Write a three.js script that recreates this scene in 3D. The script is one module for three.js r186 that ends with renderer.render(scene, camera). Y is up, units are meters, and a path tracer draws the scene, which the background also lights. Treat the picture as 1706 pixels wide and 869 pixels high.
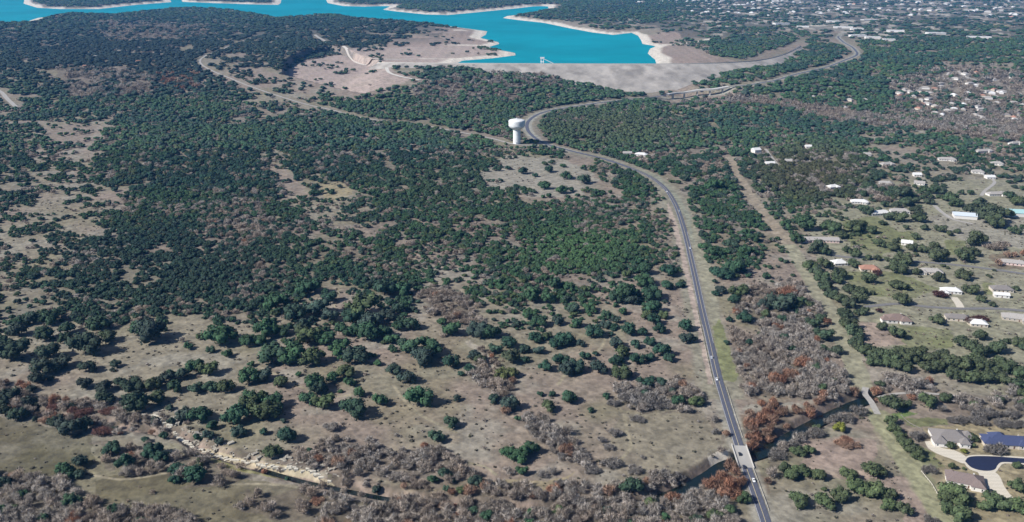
import * as THREE from 'three';
import { Sky } from 'three/addons/objects/Sky.js';
import { mergeGeometries } from 'three/addons/utils/BufferGeometryUtils.js';
import { TessellateModifier } from 'three/addons/modifiers/TessellateModifier.js';

// ---------------------------------------------------------------- camera, sky, sun, exposure
const HC = 400, F = 1480, CU = 853, CV = 434.5, PITCH = Math.atan((CV + 70) / F);
const scene = new THREE.Scene();
const camera = new THREE.PerspectiveCamera(2 * Math.atan(CV / F) * 180 / Math.PI, 1024 / 522, 1, 60000);
camera.position.set(0, HC, 0);
camera.rotation.x = -PITCH;
const SUN = new THREE.Vector3(-0.76, 0.64, 0.30).normalize();
const sky = new Sky();
sky.scale.setScalar(50000);
sky.material.uniforms.sunPosition.value.copy(SUN);
sky.material.uniforms.turbidity.value = 2.2;
sky.material.uniforms.rayleigh.value = 1.1;
sky.material.uniforms.mieCoefficient.value = 0.004;
scene.add(sky);
scene.environmentIntensity = 0.105;
const sun = new THREE.DirectionalLight(new THREE.Color(1.0, 0.955, 0.89), 5);
sun.name = 'sun';
sun.position.copy(SUN).multiplyScalar(5000).add(new THREE.Vector3(0, 0, -1500));
sun.target.position.set(0, 0, -1500);
sun.castShadow = true;
Object.assign(sun.shadow.camera, { left: -3000, right: 3000, top: 3000, bottom: -3000, near: 10, far: 12000 });
sun.shadow.mapSize.set(4096, 4096);
scene.add(sun, sun.target);
scene.fog = new THREE.FogExp2(new THREE.Color(0.12, 0.44, 1.0), 0.000028);
const EXPOSURE = 1.43;

// ---------------------------------------------------------------- numbers
function rng(seed) {
  let s = seed >>> 0;
  return () => { s = (s + 0x6d2b79f5) | 0; let t = Math.imul(s ^ (s >>> 15), 1 | s); t = (t + Math.imul(t ^ (t >>> 7), 61 | t)) ^ t; return ((t ^ (t >>> 14)) >>> 0) / 4294967296; };
}
const clamp = (x, a = 0, b = 1) => x < a ? a : x > b ? b : x;
const lerp = (a, b, t) => a + (b - a) * t;
const smooth = (a, b, x) => { const t = clamp((x - a) / (b - a)); return t * t * (3 - 2 * t); };
function hash(ix, iz, s) {
  let h = Math.imul(ix, 374761393) + Math.imul(iz, 668265263) + Math.imul(s, 1442695041);
  h = Math.imul(h ^ (h >>> 13), 1274126177);
  return ((h ^ (h >>> 16)) >>> 0) / 4294967296;
}
function vnoise(x, z, s) {
  const ix = Math.floor(x), iz = Math.floor(z), fx = x - ix, fz = z - iz;
  const a = fx * fx * (3 - 2 * fx), b = fz * fz * (3 - 2 * fz);
  return lerp(lerp(hash(ix, iz, s), hash(ix + 1, iz, s), a), lerp(hash(ix, iz + 1, s), hash(ix + 1, iz + 1, s), a), b);
}
function fbm(x, z, s, n = 3) {
  let v = 0, a = 0.5, t = 0;
  for (let i = 0; i < n; i++) { v += a * vnoise(x, z, s + i * 17); t += a; a *= 0.5; x = x * 2.03 + 11.7; z = z * 2.03 - 5.3; }
  return v / t;
}

// ---------------------------------------------------------------- where things stand on the land
const SP = Math.sin(PITCH), CP = Math.cos(PITCH), WATER = 32, DAMZ = 3085;
function onPlane(u, v, y) {                       // the point of the level y that is seen at photo pixel (u, v)
  const a = (u - CU) / F, b = (CV - v) / F, dy = -SP + CP * b, dz = -CP - SP * b, t = (y - HC) / dy;
  return [a * t, dz * t];
}
function project(x, y, z) {
  const dy = y - HC, depth = -dy * SP - z * CP, up = dy * CP - z * SP;
  return [CU + F * x / depth, CV - F * up / depth, depth];
}
const ABUT = [[-430, 44], [-190, 45], [18, 36], [217, 14], [330, 2], [424, -4], [520, 4], [600, 16], [700, 30], [800, 38], [900, 41]];
function floorAt(x) {                             // how the two valley sides rise along the foot of the dam
  let i = 1; while (i < ABUT.length - 1 && x > ABUT[i][0]) i++;
  return lerp(ABUT[i - 1][1], ABUT[i][1], smooth(ABUT[i - 1][0], ABUT[i][0], x));
}
function base(x, z) {                             // rolling land, the valley below the dam, the higher land round the lake
  const d = -z, w = smooth(-1040, -430, x) * (1 - smooth(780, 1330, x));
  const outer = 43 * smooth(2250, 3200, d), zone = w > 0 ? lerp(floorAt(x) * smooth(2350, 2960, d), 36, smooth(DAMZ + 15, DAMZ + 105, d)) : 0;
  const amp = lerp(5, 11, smooth(1200, 3000, d)) * (1 - 0.85 * w * smooth(2500, 2900, d));
  return lerp(outer, zone, w) + amp * (fbm(x / 520 + 3.1, z / 520, 5, 2) - 0.5) * 2 + 2.4 * (vnoise(x / 140, z / 140, 9) - 0.5);
}
function ground(u, v) {
  let y = 0, p = [0, 0];
  for (let i = 0; i < 14; i++) { p = onPlane(u, v, y); y = lerp(y, base(p[0], p[1]), 0.7); }
  return p;
}
const worldLine = (pts, y) => pts.map(([u, v]) => (y === undefined ? ground(u, v) : onPlane(u, v, y)));
function curve(pts, step) {                       // evenly spaced points of a smooth line through pts
  const c = new THREE.CatmullRomCurve3(pts.map(([x, z]) => new THREE.Vector3(x, 0, z)), false, 'centripetal');
  const n = Math.max(2, Math.round(c.getLength() / step));
  return c.getSpacedPoints(n).map((p) => [p.x, p.z]);
}
function polygon(pts) {                           // world polygon with bounds
  let x0 = 1e9, x1 = -1e9, z0 = 1e9, z1 = -1e9;
  for (const [x, z] of pts) { x0 = Math.min(x0, x); x1 = Math.max(x1, x); z0 = Math.min(z0, z); z1 = Math.max(z1, z); }
  return { pts, x0, x1, z0, z1 };
}
function inside(g, x, z) {
  if (x < g.x0 || x > g.x1 || z < g.z0 || z > g.z1) return false;
  let c = false; const p = g.pts;
  for (let i = 0, j = p.length - 1; i < p.length; j = i++) if ((p[i][1] > z) !== (p[j][1] > z) && x < (p[j][0] - p[i][0]) * (z - p[i][1]) / (p[j][1] - p[i][1]) + p[i][0]) c = !c;
  return c;
}
function edgeDistance(p, x, z, closed) {
  let best = 1e18;
  for (let i = closed ? 0 : 1, j = closed ? p.length - 1 : 0; i < p.length; j = i++) {
    const ax = p[j][0], az = p[j][1], bx = p[i][0] - ax, bz = p[i][1] - az;
    const t = clamp(((x - ax) * bx + (z - az) * bz) / (bx * bx + bz * bz + 1e-9)), dx = x - ax - bx * t, dz = z - az - bz * t, d = dx * dx + dz * dz;
    if (d < best) best = d;
  }
  return Math.sqrt(best);
}
function nearLine(line, x, z, reach) {            // distance to a line of the land, or reach when farther
  if (x < line.x0 - reach || x > line.x1 + reach || z < line.z0 - reach || z > line.z1 + reach) return reach;
  return Math.min(reach, edgeDistance(line.pts, x, z, false));
}

// ---------------------------------------------------------------- the lines of the land
const lake = polygon(worldLine([
  [-150, 50], [0, 40], [33, 40], [63, 30], [106, 24], [152, 25], [190, 26], [228, 21], [266, 17], [304, 15], [367, 15], [410, 20], [430, 23], [450, 26], [476, 31], [501, 27], [544, 25], [577, 27], [633, 34], [683, 37], [729, 41],
  [767, 46], [812, 52], [809, 58], [800, 63], [830, 70], [832, 73], [815, 78], [822, 81], [858, 88], [859, 92], [820, 97], [770, 101], [760, 106], [860, 113], [1000, 115], [1094, 113], [1092, 100], [1079, 89], [1083, 81], [1093, 77], [1070, 73], [1068, 67],
  [1063, 59.5], [1052, 54.5], [1022, 58], [987, 54], [949, 47], [906, 38], [860, 33], [838, 30], [845, 26.5], [868, 24], [885, 19.5], [912, 17], [914, 10], [890, 10.5], [860, 14], [784, 21.5], [746, 25], [708, 24], [660, 19], [638, 16],
  [653, 9.5], [607, 11], [572, 10], [546, 5], [540, -8], [470, -8], [468, 5], [464, 8], [430, 7.5], [354, 5], [304, 3], [300, -8], [280, -8], [286, 3.5], [228, 8], [165, 15], [101, 15], [63, 13], [40, 6], [42, -8], [-150, -8]], WATER));
const field = polygon(worldLine([[470, 123], [471, 101], [489, 90], [518, 80], [548, 75], [575, 80], [600, 92], [640, 103], [652, 118], [672, 130], [640, 148], [605, 155], [565, 147], [520, 135], [490, 128]]));
const river = polygon(curve(worldLine([[1475, 655], [1440, 661], [1390, 682], [1340, 707], [1290, 735], [1262, 750], [1235, 758], [1205, 768], [1180, 785], [1120, 815], [1000, 840], [860, 845], [740, 832], [660, 825], [560, 806], [500, 793], [420, 770], [335, 742], [300, 722], [210, 707], [100, 692], [0, 655], [-80, 640]]), 6));
const riverWidth = (x) => lerp(3, 10, smooth(80, 140, x));
function shore(x, z) { const d = edgeDistance(lake.pts, x, z, true); return inside(lake, x, z) ? -d : d; }
let lastShore = 1e4;
const ravine = polygon(worldLine([[1085, 158], [1120, 148], [1222, 138], [1250, 150], [1200, 172], [1120, 176], [1075, 170]]));
function land(x, z) {                             // the height of the ground
  let y = base(x, z);
  lastShore = 1e4;
  if (-z > DAMZ + 40) {
    const d = lastShore = shore(x, z);
    y = d > 0 ? Math.min(y, WATER + 0.3 + d * 0.11) : WATER - 0.4 - Math.min(7, -d * 0.15);
    if (d > 0 && -z > 4500) y = Math.max(y, WATER + 0.3 + Math.min(14, d * 0.11));
  }
  if (inside(field, x, z)) y -= 27 * smooth(0, 14, edgeDistance(field.pts, x, z, true)) * smooth(-400, -560, x);
  if (inside(ravine, x, z)) y -= 17 * smooth(0, 70, edgeDistance(ravine.pts, x, z, true));
  const r = nearLine(river, x, z, 40);
  if (r < 40) { const w = riverWidth(x); y -= lerp(5.5, 7.5, smooth(80, 140, x)) * (1 - smooth(w * 0.5, w * 0.5 + 9, r)); }
  return y;
}

// ---------------------------------------------------------------- roads and tracks as lines of the land
const roadLine = curve(worldLine([[1281, 890], [1275, 869], [1258, 820], [1240, 770], [1222, 715], [1208, 670], [1195, 625], [1180, 560], [1166, 500], [1153, 440], [1144, 400], [1135, 368], [1122, 335], [1105, 311], [1080, 293], [1040, 276], [1000, 263], [950, 251], [908, 239], [887, 226], [878, 213], [882, 200], [902, 188], [940, 180], [1000, 171], [1060, 164], [1130, 155], [1200, 147], [1280, 136], [1350, 118], [1405, 101], [1426, 92], [1421, 80], [1402, 68], [1396, 61], [1412, 56], [1450, 53]]), 5);
const parkLine = curve(worldLine([[470, 50], [440, 57], [400, 71], [370, 83], [345, 92], [334, 100], [338, 109], [352, 117], [380, 129], [420, 145], [455, 157], [500, 171], [560, 185], [620, 199], [690, 206], [760, 219], [820, 231], [862, 241], [905, 243]]), 8);
const sideLine = curve(worldLine([[-30, 140], [0, 152], [14, 166], [27, 178]]), 10);
const fieldLine = curve(worldLine([[520, 52], [530, 62], [545, 70]]), 10);
const fieldLine2 = curve(worldLine([[572, 77], [585, 87], [605, 96], [640, 99], [690, 99]]), 10);
const fieldLine3 = curve(worldLine([[628, 103], [642, 112], [650, 122], [668, 128], [700, 134]]), 10);
const main = polygon(roadLine), park = polygon(parkLine), side = polygon(sideLine), tracks = [fieldLine, fieldLine2, fieldLine3].map(polygon);

// ---------------------------------------------------------------- what the ground is made of, the lower left meadows darkened for vignetting: [linear colour, outline in the photograph, ragged edge in metres]
const lin = (r, g, b) => [r, g, b].map((c) => { c /= 255; return c <= 0.04045 ? c / 12.92 : ((c + 0.055) / 1.055) ** 2.4; });
const DRY = lin(132, 124, 106), PINK = lin(137, 123, 110), PALE = lin(146, 141, 128), OLIVE = lin(118, 113, 86), GREEN = lin(112, 116, 76), LITTER = lin(64, 63, 50), STONE = lin(160, 152, 136), LAWN = lin(98, 122, 62), STRAW = lin(150, 138, 108), SHORE = lin(214, 205, 190), CLAY = lin(152, 134, 122);
const zones = [
  [lin(174, 156, 146), [[474, 124], [476, 106], [490, 95], [515, 88], [545, 82], [575, 80], [640, 78], [740, 70], [805, 70], [858, 84], [860, 93], [760, 106], [650, 108], [655, 122], [690, 130], [650, 146], [605, 155], [565, 147], [520, 135], [490, 128]], 18],
  [CLAY, [[690, 50], [760, 46], [815, 52], [815, 74], [640, 80], [650, 66], [700, 60]], 20],
  [CLAY, [[1064, 60], [1100, 58], [1160, 52], [1210, 52], [1150, 62], [1128, 70], [1160, 82], [1200, 96], [1238, 103], [1090, 108], [1078, 88], [1070, 70]], 15],
  [PINK, [[388, 112], [430, 110], [466, 126], [464, 143], [438, 147], [400, 132]], 12],
  [PINK, [[70, 212], [130, 206], [205, 212], [150, 226], [140, 240], [80, 236]], 12],
  [PINK, [[436, 276], [470, 272], [505, 312], [530, 330], [500, 330], [470, 312]], 10],
  [STRAW, [[535, 308], [575, 300], [590, 322], [560, 334], [540, 332]], 8],
  [PALE, [[800, 288], [838, 258], [900, 262], [950, 268], [1000, 300], [960, 325], [880, 330], [810, 312]], 12],
  [PINK, [[940, 250], [985, 262], [990, 280], [950, 272]], 8],
  [STRAW, [[1535, 38], [1620, 34], [1720, 40], [1720, 54], [1620, 52], [1560, 50]], 60], [SHORE, [[1290, 33], [1350, 30], [1440, 40], [1500, 58], [1470, 66], [1410, 54], [1300, 46]], 50],
  [lin(82, 77, 52), [[-40, 690], [40, 698], [150, 728], [160, 770], [90, 810], [-40, 830]], 6],  // olive dry grass, with lens vignetting darkened into its colour
  [lin(96, 89, 66), [[150, 800], [280, 780], [420, 800], [520, 820], [650, 840], [640, 869], [700, 900], [150, 900]], 8],  // olive brown meadow, its colour lowered to carry the vignette
  [STRAW, [[690, 820], [760, 800], [880, 800], [960, 790], [900, 815], [760, 830]], 8],
  [GREEN, [[500, 780], [560, 795], [530, 810], [440, 790], [345, 748], [330, 738]], 4],
  [DRY, [[1030, 690], [1100, 680], [1175, 684], [1190, 740], [1150, 775], [1090, 770], [1010, 740]], 6],
  [PALE, [[1240, 675], [1330, 668], [1350, 690], [1310, 712], [1240, 720]], 4],
  [CLAY, [[1335, 735], [1400, 725], [1450, 730], [1470, 790], [1420, 800], [1330, 790]], 8],
  [CLAY, [[1460, 790], [1530, 800], [1590, 900], [1520, 900]], 8],
  [lin(138, 136, 113), [[1330, 340], [1500, 300], [1706, 300], [1760, 320], [1760, 700], [1640, 640], [1480, 600], [1420, 560], [1380, 470]], 8],
  [GREEN, [[1400, 370], [1460, 360], [1520, 400], [1470, 430], [1410, 410]], 10],
  [GREEN, [[1500, 540], [1580, 548], [1590, 580], [1500, 585]], 6],
  [GREEN, [[1400, 450], [1490, 452], [1560, 480], [1520, 500], [1420, 490]], 8],
  [GREEN, [[1490, 385], [1520, 385], [1530, 400], [1495, 405]], 4], [GREEN, [[1575, 400], [1610, 400], [1605, 425], [1575, 425]], 4],
  [GREEN, [[1635, 470], [1655, 470], [1660, 490], [1640, 490]], 3],
  [PALE, [[1540, 360], [1620, 350], [1760, 372], [1760, 420], [1600, 400]], 8],
  [CLAY, [[1430, 535], [1480, 540], [1510, 575], [1440, 578]], 4],
  [LAWN, [[1486, 690], [1510, 683], [1526, 690], [1500, 698]], 3],
  [GREEN, [[1500, 697], [1580, 697], [1580, 706], [1520, 712]], 3],
  [STRAW, [[1540, 712], [1640, 700], [1760, 720], [1760, 900], [1600, 880], [1545, 800], [1560, 770]], 5],
  [GREEN, [[1530, 740], [1560, 755], [1570, 775], [1540, 790], [1528, 770]], 4],
  [STONE, [[238, 690], [262, 688], [300, 720], [330, 735], [400, 760], [470, 772], [520, 776], [560, 800], [500, 794], [420, 776], [330, 750], [300, 730]], 4],
  [PALE, [[1480, 208], [1560, 212], [1640, 224], [1560, 226]], 10],
  [SHORE, [[1180, 760], [1226, 742], [1232, 756], [1196, 776]], 1.5],
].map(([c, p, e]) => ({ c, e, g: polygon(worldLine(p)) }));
const suburb = polygon(worldLine([[1482, 150], [1540, 128], [1600, 118], [1730, 126], [1730, 203], [1600, 196], [1510, 190]]));
const beaches = [[[760, 53.5], [790, 53], [812, 53.5]], [[722, 75.5], [770, 75], [805, 74], [830, 71.5]], [[700, 98], [750, 98], [790, 96.5], [858, 91]], [[1100, 76], [1150, 71], [1196, 62]]].map((p) => polygon(curve(worldLine(p, 36), 15)));
const bank = [[lin(180, 168, 140), [[322, 737], [345, 740], [420, 763], [480, 775], [522, 785], [556, 800], [552, 803], [516, 791], [470, 781], [410, 769], [340, 747]]], [lin(132, 128, 78), [[332, 750], [400, 774], [470, 787], [516, 796], [512, 803], [460, 796], [390, 783], [330, 758]]]].map(([c, p]) => [c, polygon(worldLine(p))]);
const apron = polygon(worldLine([[1180, 762], [1196, 752], [1212, 750], [1226, 740], [1234, 757], [1216, 766], [1196, 776]]));
const verges = [
  [lin(116, 122, 74), [[1186, 545], [1200, 530], [1230, 625], [1222, 636], [1204, 632], [1196, 590]]], [lin(146, 142, 120), [[1150, 360], [1166, 400], [1184, 440], [1200, 530], [1186, 545], [1172, 480], [1158, 420]]], [lin(138, 140, 122), [[1060, 280], [1096, 292], [1130, 326], [1150, 360], [1158, 420], [1140, 360], [1110, 312]]],
  [lin(176, 158, 146), [[1112, 335], [1128, 372], [1146, 440], [1162, 520], [1188, 640], [1180, 640], [1154, 520], [1132, 420], [1112, 350]]],
].map(([c, p]) => [c, polygon(worldLine(p))]);
const rights = curve(worldLine([[1216, 262], [1222, 282], [1236, 305], [1262, 345], [1290, 378], [1315, 410], [1345, 455], [1370, 500], [1398, 550], [1420, 600], [1436, 645]]), 8);   // mown pipeline strip
const strip = polygon(rights), strip2 = polygon(curve(worldLine([[1462, 690], [1500, 750], [1540, 810], [1590, 890]]), 8));
const trails = [[[130, 790], [160, 792], [200, 798], [240, 794], [275, 788]], [[380, 806], [440, 806], [490, 810], [526, 819]], [[655, 640], [675, 668], [700, 690], [760, 720]], [[780, 770], [810, 778], [826, 790]], [[1010, 540], [1000, 580], [960, 600], [930, 640]], [[555, 520], [566, 480], [575, 452]],
  [[1040, 690], [1045, 720], [1050, 745], [1030, 770]], [[1460, 720], [1475, 745], [1487, 768]], [[790, 575], [815, 600], [835, 640]], [[430, 610], [560, 660], [640, 640]]].map((p) => polygon(curve(worldLine(p), 5)));
const stoneLine = polygon(curve(worldLine([[780, 570], [800, 585], [815, 602], [828, 622], [842, 645], [850, 660]]), 5));

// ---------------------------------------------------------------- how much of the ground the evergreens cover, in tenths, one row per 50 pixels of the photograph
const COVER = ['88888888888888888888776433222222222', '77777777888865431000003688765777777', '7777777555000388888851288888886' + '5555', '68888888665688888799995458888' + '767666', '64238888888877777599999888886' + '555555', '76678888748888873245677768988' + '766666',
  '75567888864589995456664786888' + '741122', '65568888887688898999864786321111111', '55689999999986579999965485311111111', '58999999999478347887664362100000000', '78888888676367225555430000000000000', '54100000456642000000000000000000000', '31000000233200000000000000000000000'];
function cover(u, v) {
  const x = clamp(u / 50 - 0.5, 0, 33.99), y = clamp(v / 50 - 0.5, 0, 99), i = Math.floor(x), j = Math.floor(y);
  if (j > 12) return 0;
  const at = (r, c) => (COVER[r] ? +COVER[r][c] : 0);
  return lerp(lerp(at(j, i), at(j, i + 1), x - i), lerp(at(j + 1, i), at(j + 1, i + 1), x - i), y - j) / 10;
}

const thickets = [
  ['bare', 0.5, [[690, 490], [740, 480], [800, 500], [795, 545], [740, 545]]], ['bare', 0.55, [[480, 745], [560, 735], [640, 745], [720, 745], [770, 770], [800, 800], [760, 825], [690, 815], [600, 795], [520, 780]]],
  ['bare', 0.85, [[560, 880], [640, 840], [720, 825], [800, 815], [900, 808], [1000, 800], [1080, 790], [1170, 805], [1230, 830], [1245, 900], [560, 900]]],
  ['bare', 0.9, [[1212, 548], [1240, 560], [1300, 520], [1345, 560], [1400, 600], [1425, 640], [1385, 668], [1330, 664], [1290, 660], [1225, 668], [1212, 620]]],
  ['bare', 0.85, [[-20, 800], [60, 790], [130, 822], [230, 842], [320, 862], [330, 900], [-20, 900]]], ['bare', 0.4, [[150, 735], [250, 742], [330, 765], [420, 798], [330, 808], [200, 788]]], ['bare', 0.35, [[420, 818], [560, 830], [640, 850], [520, 872], [400, 852]]], ['bare', 0.6, [[-20, 640], [60, 650], [100, 672], [190, 665], [250, 690], [290, 712], [240, 712], [160, 703], [90, 695], [-20, 668]]],
  ['bare', 0.7, [[870, 690], [900, 690], [960, 735], [1000, 765], [980, 785], [930, 760], [880, 720]]], ['bare', 0.8, [[1285, 770], [1310, 730], [1350, 710], [1385, 692], [1440, 668], [1458, 690], [1420, 705], [1390, 715], [1330, 740], [1300, 800]]],
  ['bare', 0.7, [[1430, 645], [1470, 620], [1540, 640], [1580, 665], [1500, 680], [1440, 665]]], ['bare', 0.5, [[785, 580], [830, 600], [870, 690], [840, 680], [800, 640]]], ['bare', 0.5, [[1080, 690], [1180, 690], [1200, 780], [1195, 700]]],
  ['bare', 0.7, [[1030, 640], [1130, 640], [1180, 660], [1180, 690], [1050, 680]]], ['bare', 0.75, [[1100, 168], [1200, 170], [1300, 180], [1420, 205], [1500, 212], [1706, 240], [1760, 205], [1480, 195], [1300, 165], [1200, 158]]],
  ['bare', 0.36, [[1480, 130], [1600, 110], [1760, 130], [1760, 215], [1480, 200]]], ['bare', 0.25, [[690, 140], [860, 120], [920, 120], [960, 140], [860, 170], [700, 180]]], ['bare', 0.5, [[1240, 480], [1330, 470], [1370, 540], [1300, 540], [1220, 540]]],
  ['bare', 0.4, [[1590, 660], [1706, 640], [1760, 700], [1600, 700]]], ['bare', 0.35, [[150, 36], [340, 42], [350, 62], [180, 70]]], ['bare', 0.35, [[90, 112], [250, 120], [260, 160], [120, 165]]], ['bare', 0.22, [[330, 340], [440, 330], [470, 400], [360, 420]]],
  ['rust', 0.55, [[1265, 600], [1310, 580], [1380, 575], [1405, 640], [1380, 665], [1290, 662]]], ['rust', 0.5, [[1215, 690], [1262, 700], [1300, 725], [1270, 745], [1250, 760], [1280, 790], [1262, 860], [1240, 800], [1218, 740]]],
  ['rust', 0.5, [[1060, 869], [1080, 800], [1150, 790], [1190, 780], [1225, 760], [1236, 800], [1240, 840], [1200, 869]]], ['rust', 0.4, [[540, 850], [700, 850], [900, 830], [1060, 830], [1060, 900], [540, 900]]], ['rust', 0.4, [[95, 665], [190, 665], [240, 690], [200, 705], [110, 692]]],
  ['rust', 0.45, [[1276, 660], [1300, 690], [1380, 668], [1430, 652], [1440, 660], [1380, 682], [1290, 735], [1262, 750], [1250, 700]]], ['rust', 0.25, [[1470, 640], [1560, 640], [1560, 670], [1480, 665]]], ['rust', 0.15, [[1640, 430], [1706, 420], [1706, 450], [1660, 450]]], ['rust', 0.2, [[260, 125], [330, 120], [330, 150], [260, 150]]],
].map(([kind, share, p]) => ({ kind, share, g: polygon(worldLine(p)) }));

// ---------------------------------------------------------------- materials
const M = (r, g, b, roughness = 0.9, more = {}) => new THREE.MeshStandardMaterial({ color: new THREE.Color().setRGB(r, g, b), roughness, ...more });
function noiseTexture(size, cells, lo, hi, seed, srgb) {   // seamless grain
  const d = new Uint8Array(size * size * 4), wrap = (x, z, n, s) => {
    const ix = Math.floor(x), iz = Math.floor(z), fx = x - ix, fz = z - iz, a = fx * fx * (3 - 2 * fx), b = fz * fz * (3 - 2 * fz), h = (i, j) => hash(((i % n) + n) % n, ((j % n) + n) % n, s);
    return lerp(lerp(h(ix, iz), h(ix + 1, iz), a), lerp(h(ix, iz + 1), h(ix + 1, iz + 1), a), b);
  };
  for (let y = 0; y < size; y++) for (let x = 0; x < size; x++) {
    let v = 0, a = 0.5, n = cells;
    for (let o = 0; o < 5; o++) { v += a * wrap(x / size * n, y / size * n, n, seed + o); a *= 0.62; n *= 2; }
    v = clamp(lerp(lo, hi, clamp((v / 1.2 - 0.25) / 0.5)));
    const i = (y * size + x) * 4; d[i] = d[i + 1] = d[i + 2] = v * 255; d[i + 3] = 255;
  }
  const t = new THREE.DataTexture(d, size, size); t.wrapS = t.wrapT = THREE.RepeatWrapping; t.magFilter = THREE.LinearFilter; t.needsUpdate = true;
  if (srgb) t.colorSpace = THREE.SRGBColorSpace;
  return t;
}
const grain = noiseTexture(1024, 12, 0.5, 1, 3);
const asphaltGrain = noiseTexture(256, 8, 0.7, 1, 8), concreteGrain = noiseTexture(256, 6, 0.78, 1, 12), roofGrain = noiseTexture(256, 20, 0.7, 1, 15);
const rep = (t, n) => { const c = t.clone(); c.repeat.set(n, n); c.needsUpdate = true; return c; };
const groundMat = new THREE.MeshStandardMaterial({ vertexColors: true, roughness: 1, map: rep(grain, 1 / 70), bumpMap: rep(grain, 1 / 45), bumpScale: 0.5 });
const asphalt = M(0.085, 0.092, 0.125, 0.85, { map: rep(asphaltGrain, 1 / 9) });
const concrete = M(0.5, 0.47, 0.42, 0.85, { map: rep(concreteGrain, 1 / 8) });
const whitePaint = M(0.55, 0.55, 0.54, 0.7), yellowPaint = M(0.5, 0.42, 0.24, 0.7), steel = M(0.55, 0.56, 0.57, 0.45, { metalness: 0.6 });
const paleRoad = M(0.36, 0.34, 0.31, 0.95, { map: rep(asphaltGrain, 1 / 14) });

// ---------------------------------------------------------------- ground
function tag(o, label, category, group, kind) {
  if (label) o.userData.label = label;
  if (category) o.userData.category = category;
  if (group) o.userData.group = group;
  if (kind) o.userData.kind = kind;
  return o;
}
const taken = {};
function numbered(name) { const n = taken[name] = (taken[name] ?? -1) + 1; return n ? name + '_' + String(n).padStart(3, '0') : name; }
function shadowed(o) { o.castShadow = o.receiveShadow = true; return o; }
function put(geometry, material, name, parent = scene) {
  const m = shadowed(new THREE.Mesh(geometry, material));
  m.name = parent === scene ? numbered(name) : name;
  parent.add(m);
  return m;
}
function grid(rows, cols, at) {                   // at(row, col) -> [x, y, z, r, g, b]
  const p = new Float32Array(rows * cols * 3), c = new Float32Array(rows * cols * 3), t = new Float32Array(rows * cols * 2), index = new Uint32Array((rows - 1) * (cols - 1) * 6);
  for (let i = 0, k = 0; i < rows; i++) for (let j = 0; j < cols; j++, k++) {
    const q = at(i, j);
    p.set(q.slice(0, 3), k * 3); c.set(q.slice(3), k * 3); t[k * 2] = q[0]; t[k * 2 + 1] = q[2];
  }
  for (let i = 0, o = 0; i < rows - 1; i++) for (let j = 0; j < cols - 1; j++) {
    const a = i * cols + j;
    index.set([a, a + 1, a + cols, a + 1, a + cols + 1, a + cols], o); o += 6;
  }
  const g = new THREE.BufferGeometry();
  g.setAttribute('position', new THREE.BufferAttribute(p, 3)); g.setAttribute('color', new THREE.BufferAttribute(c, 3)); g.setAttribute('uv', new THREE.BufferAttribute(t, 2));
  g.setIndex(new THREE.BufferAttribute(index, 1)); g.computeVertexNormals();
  return g;
}
const mixc = (a, b, t) => [lerp(a[0], b[0], t), lerp(a[1], b[1], t), lerp(a[2], b[2], t)];
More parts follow.
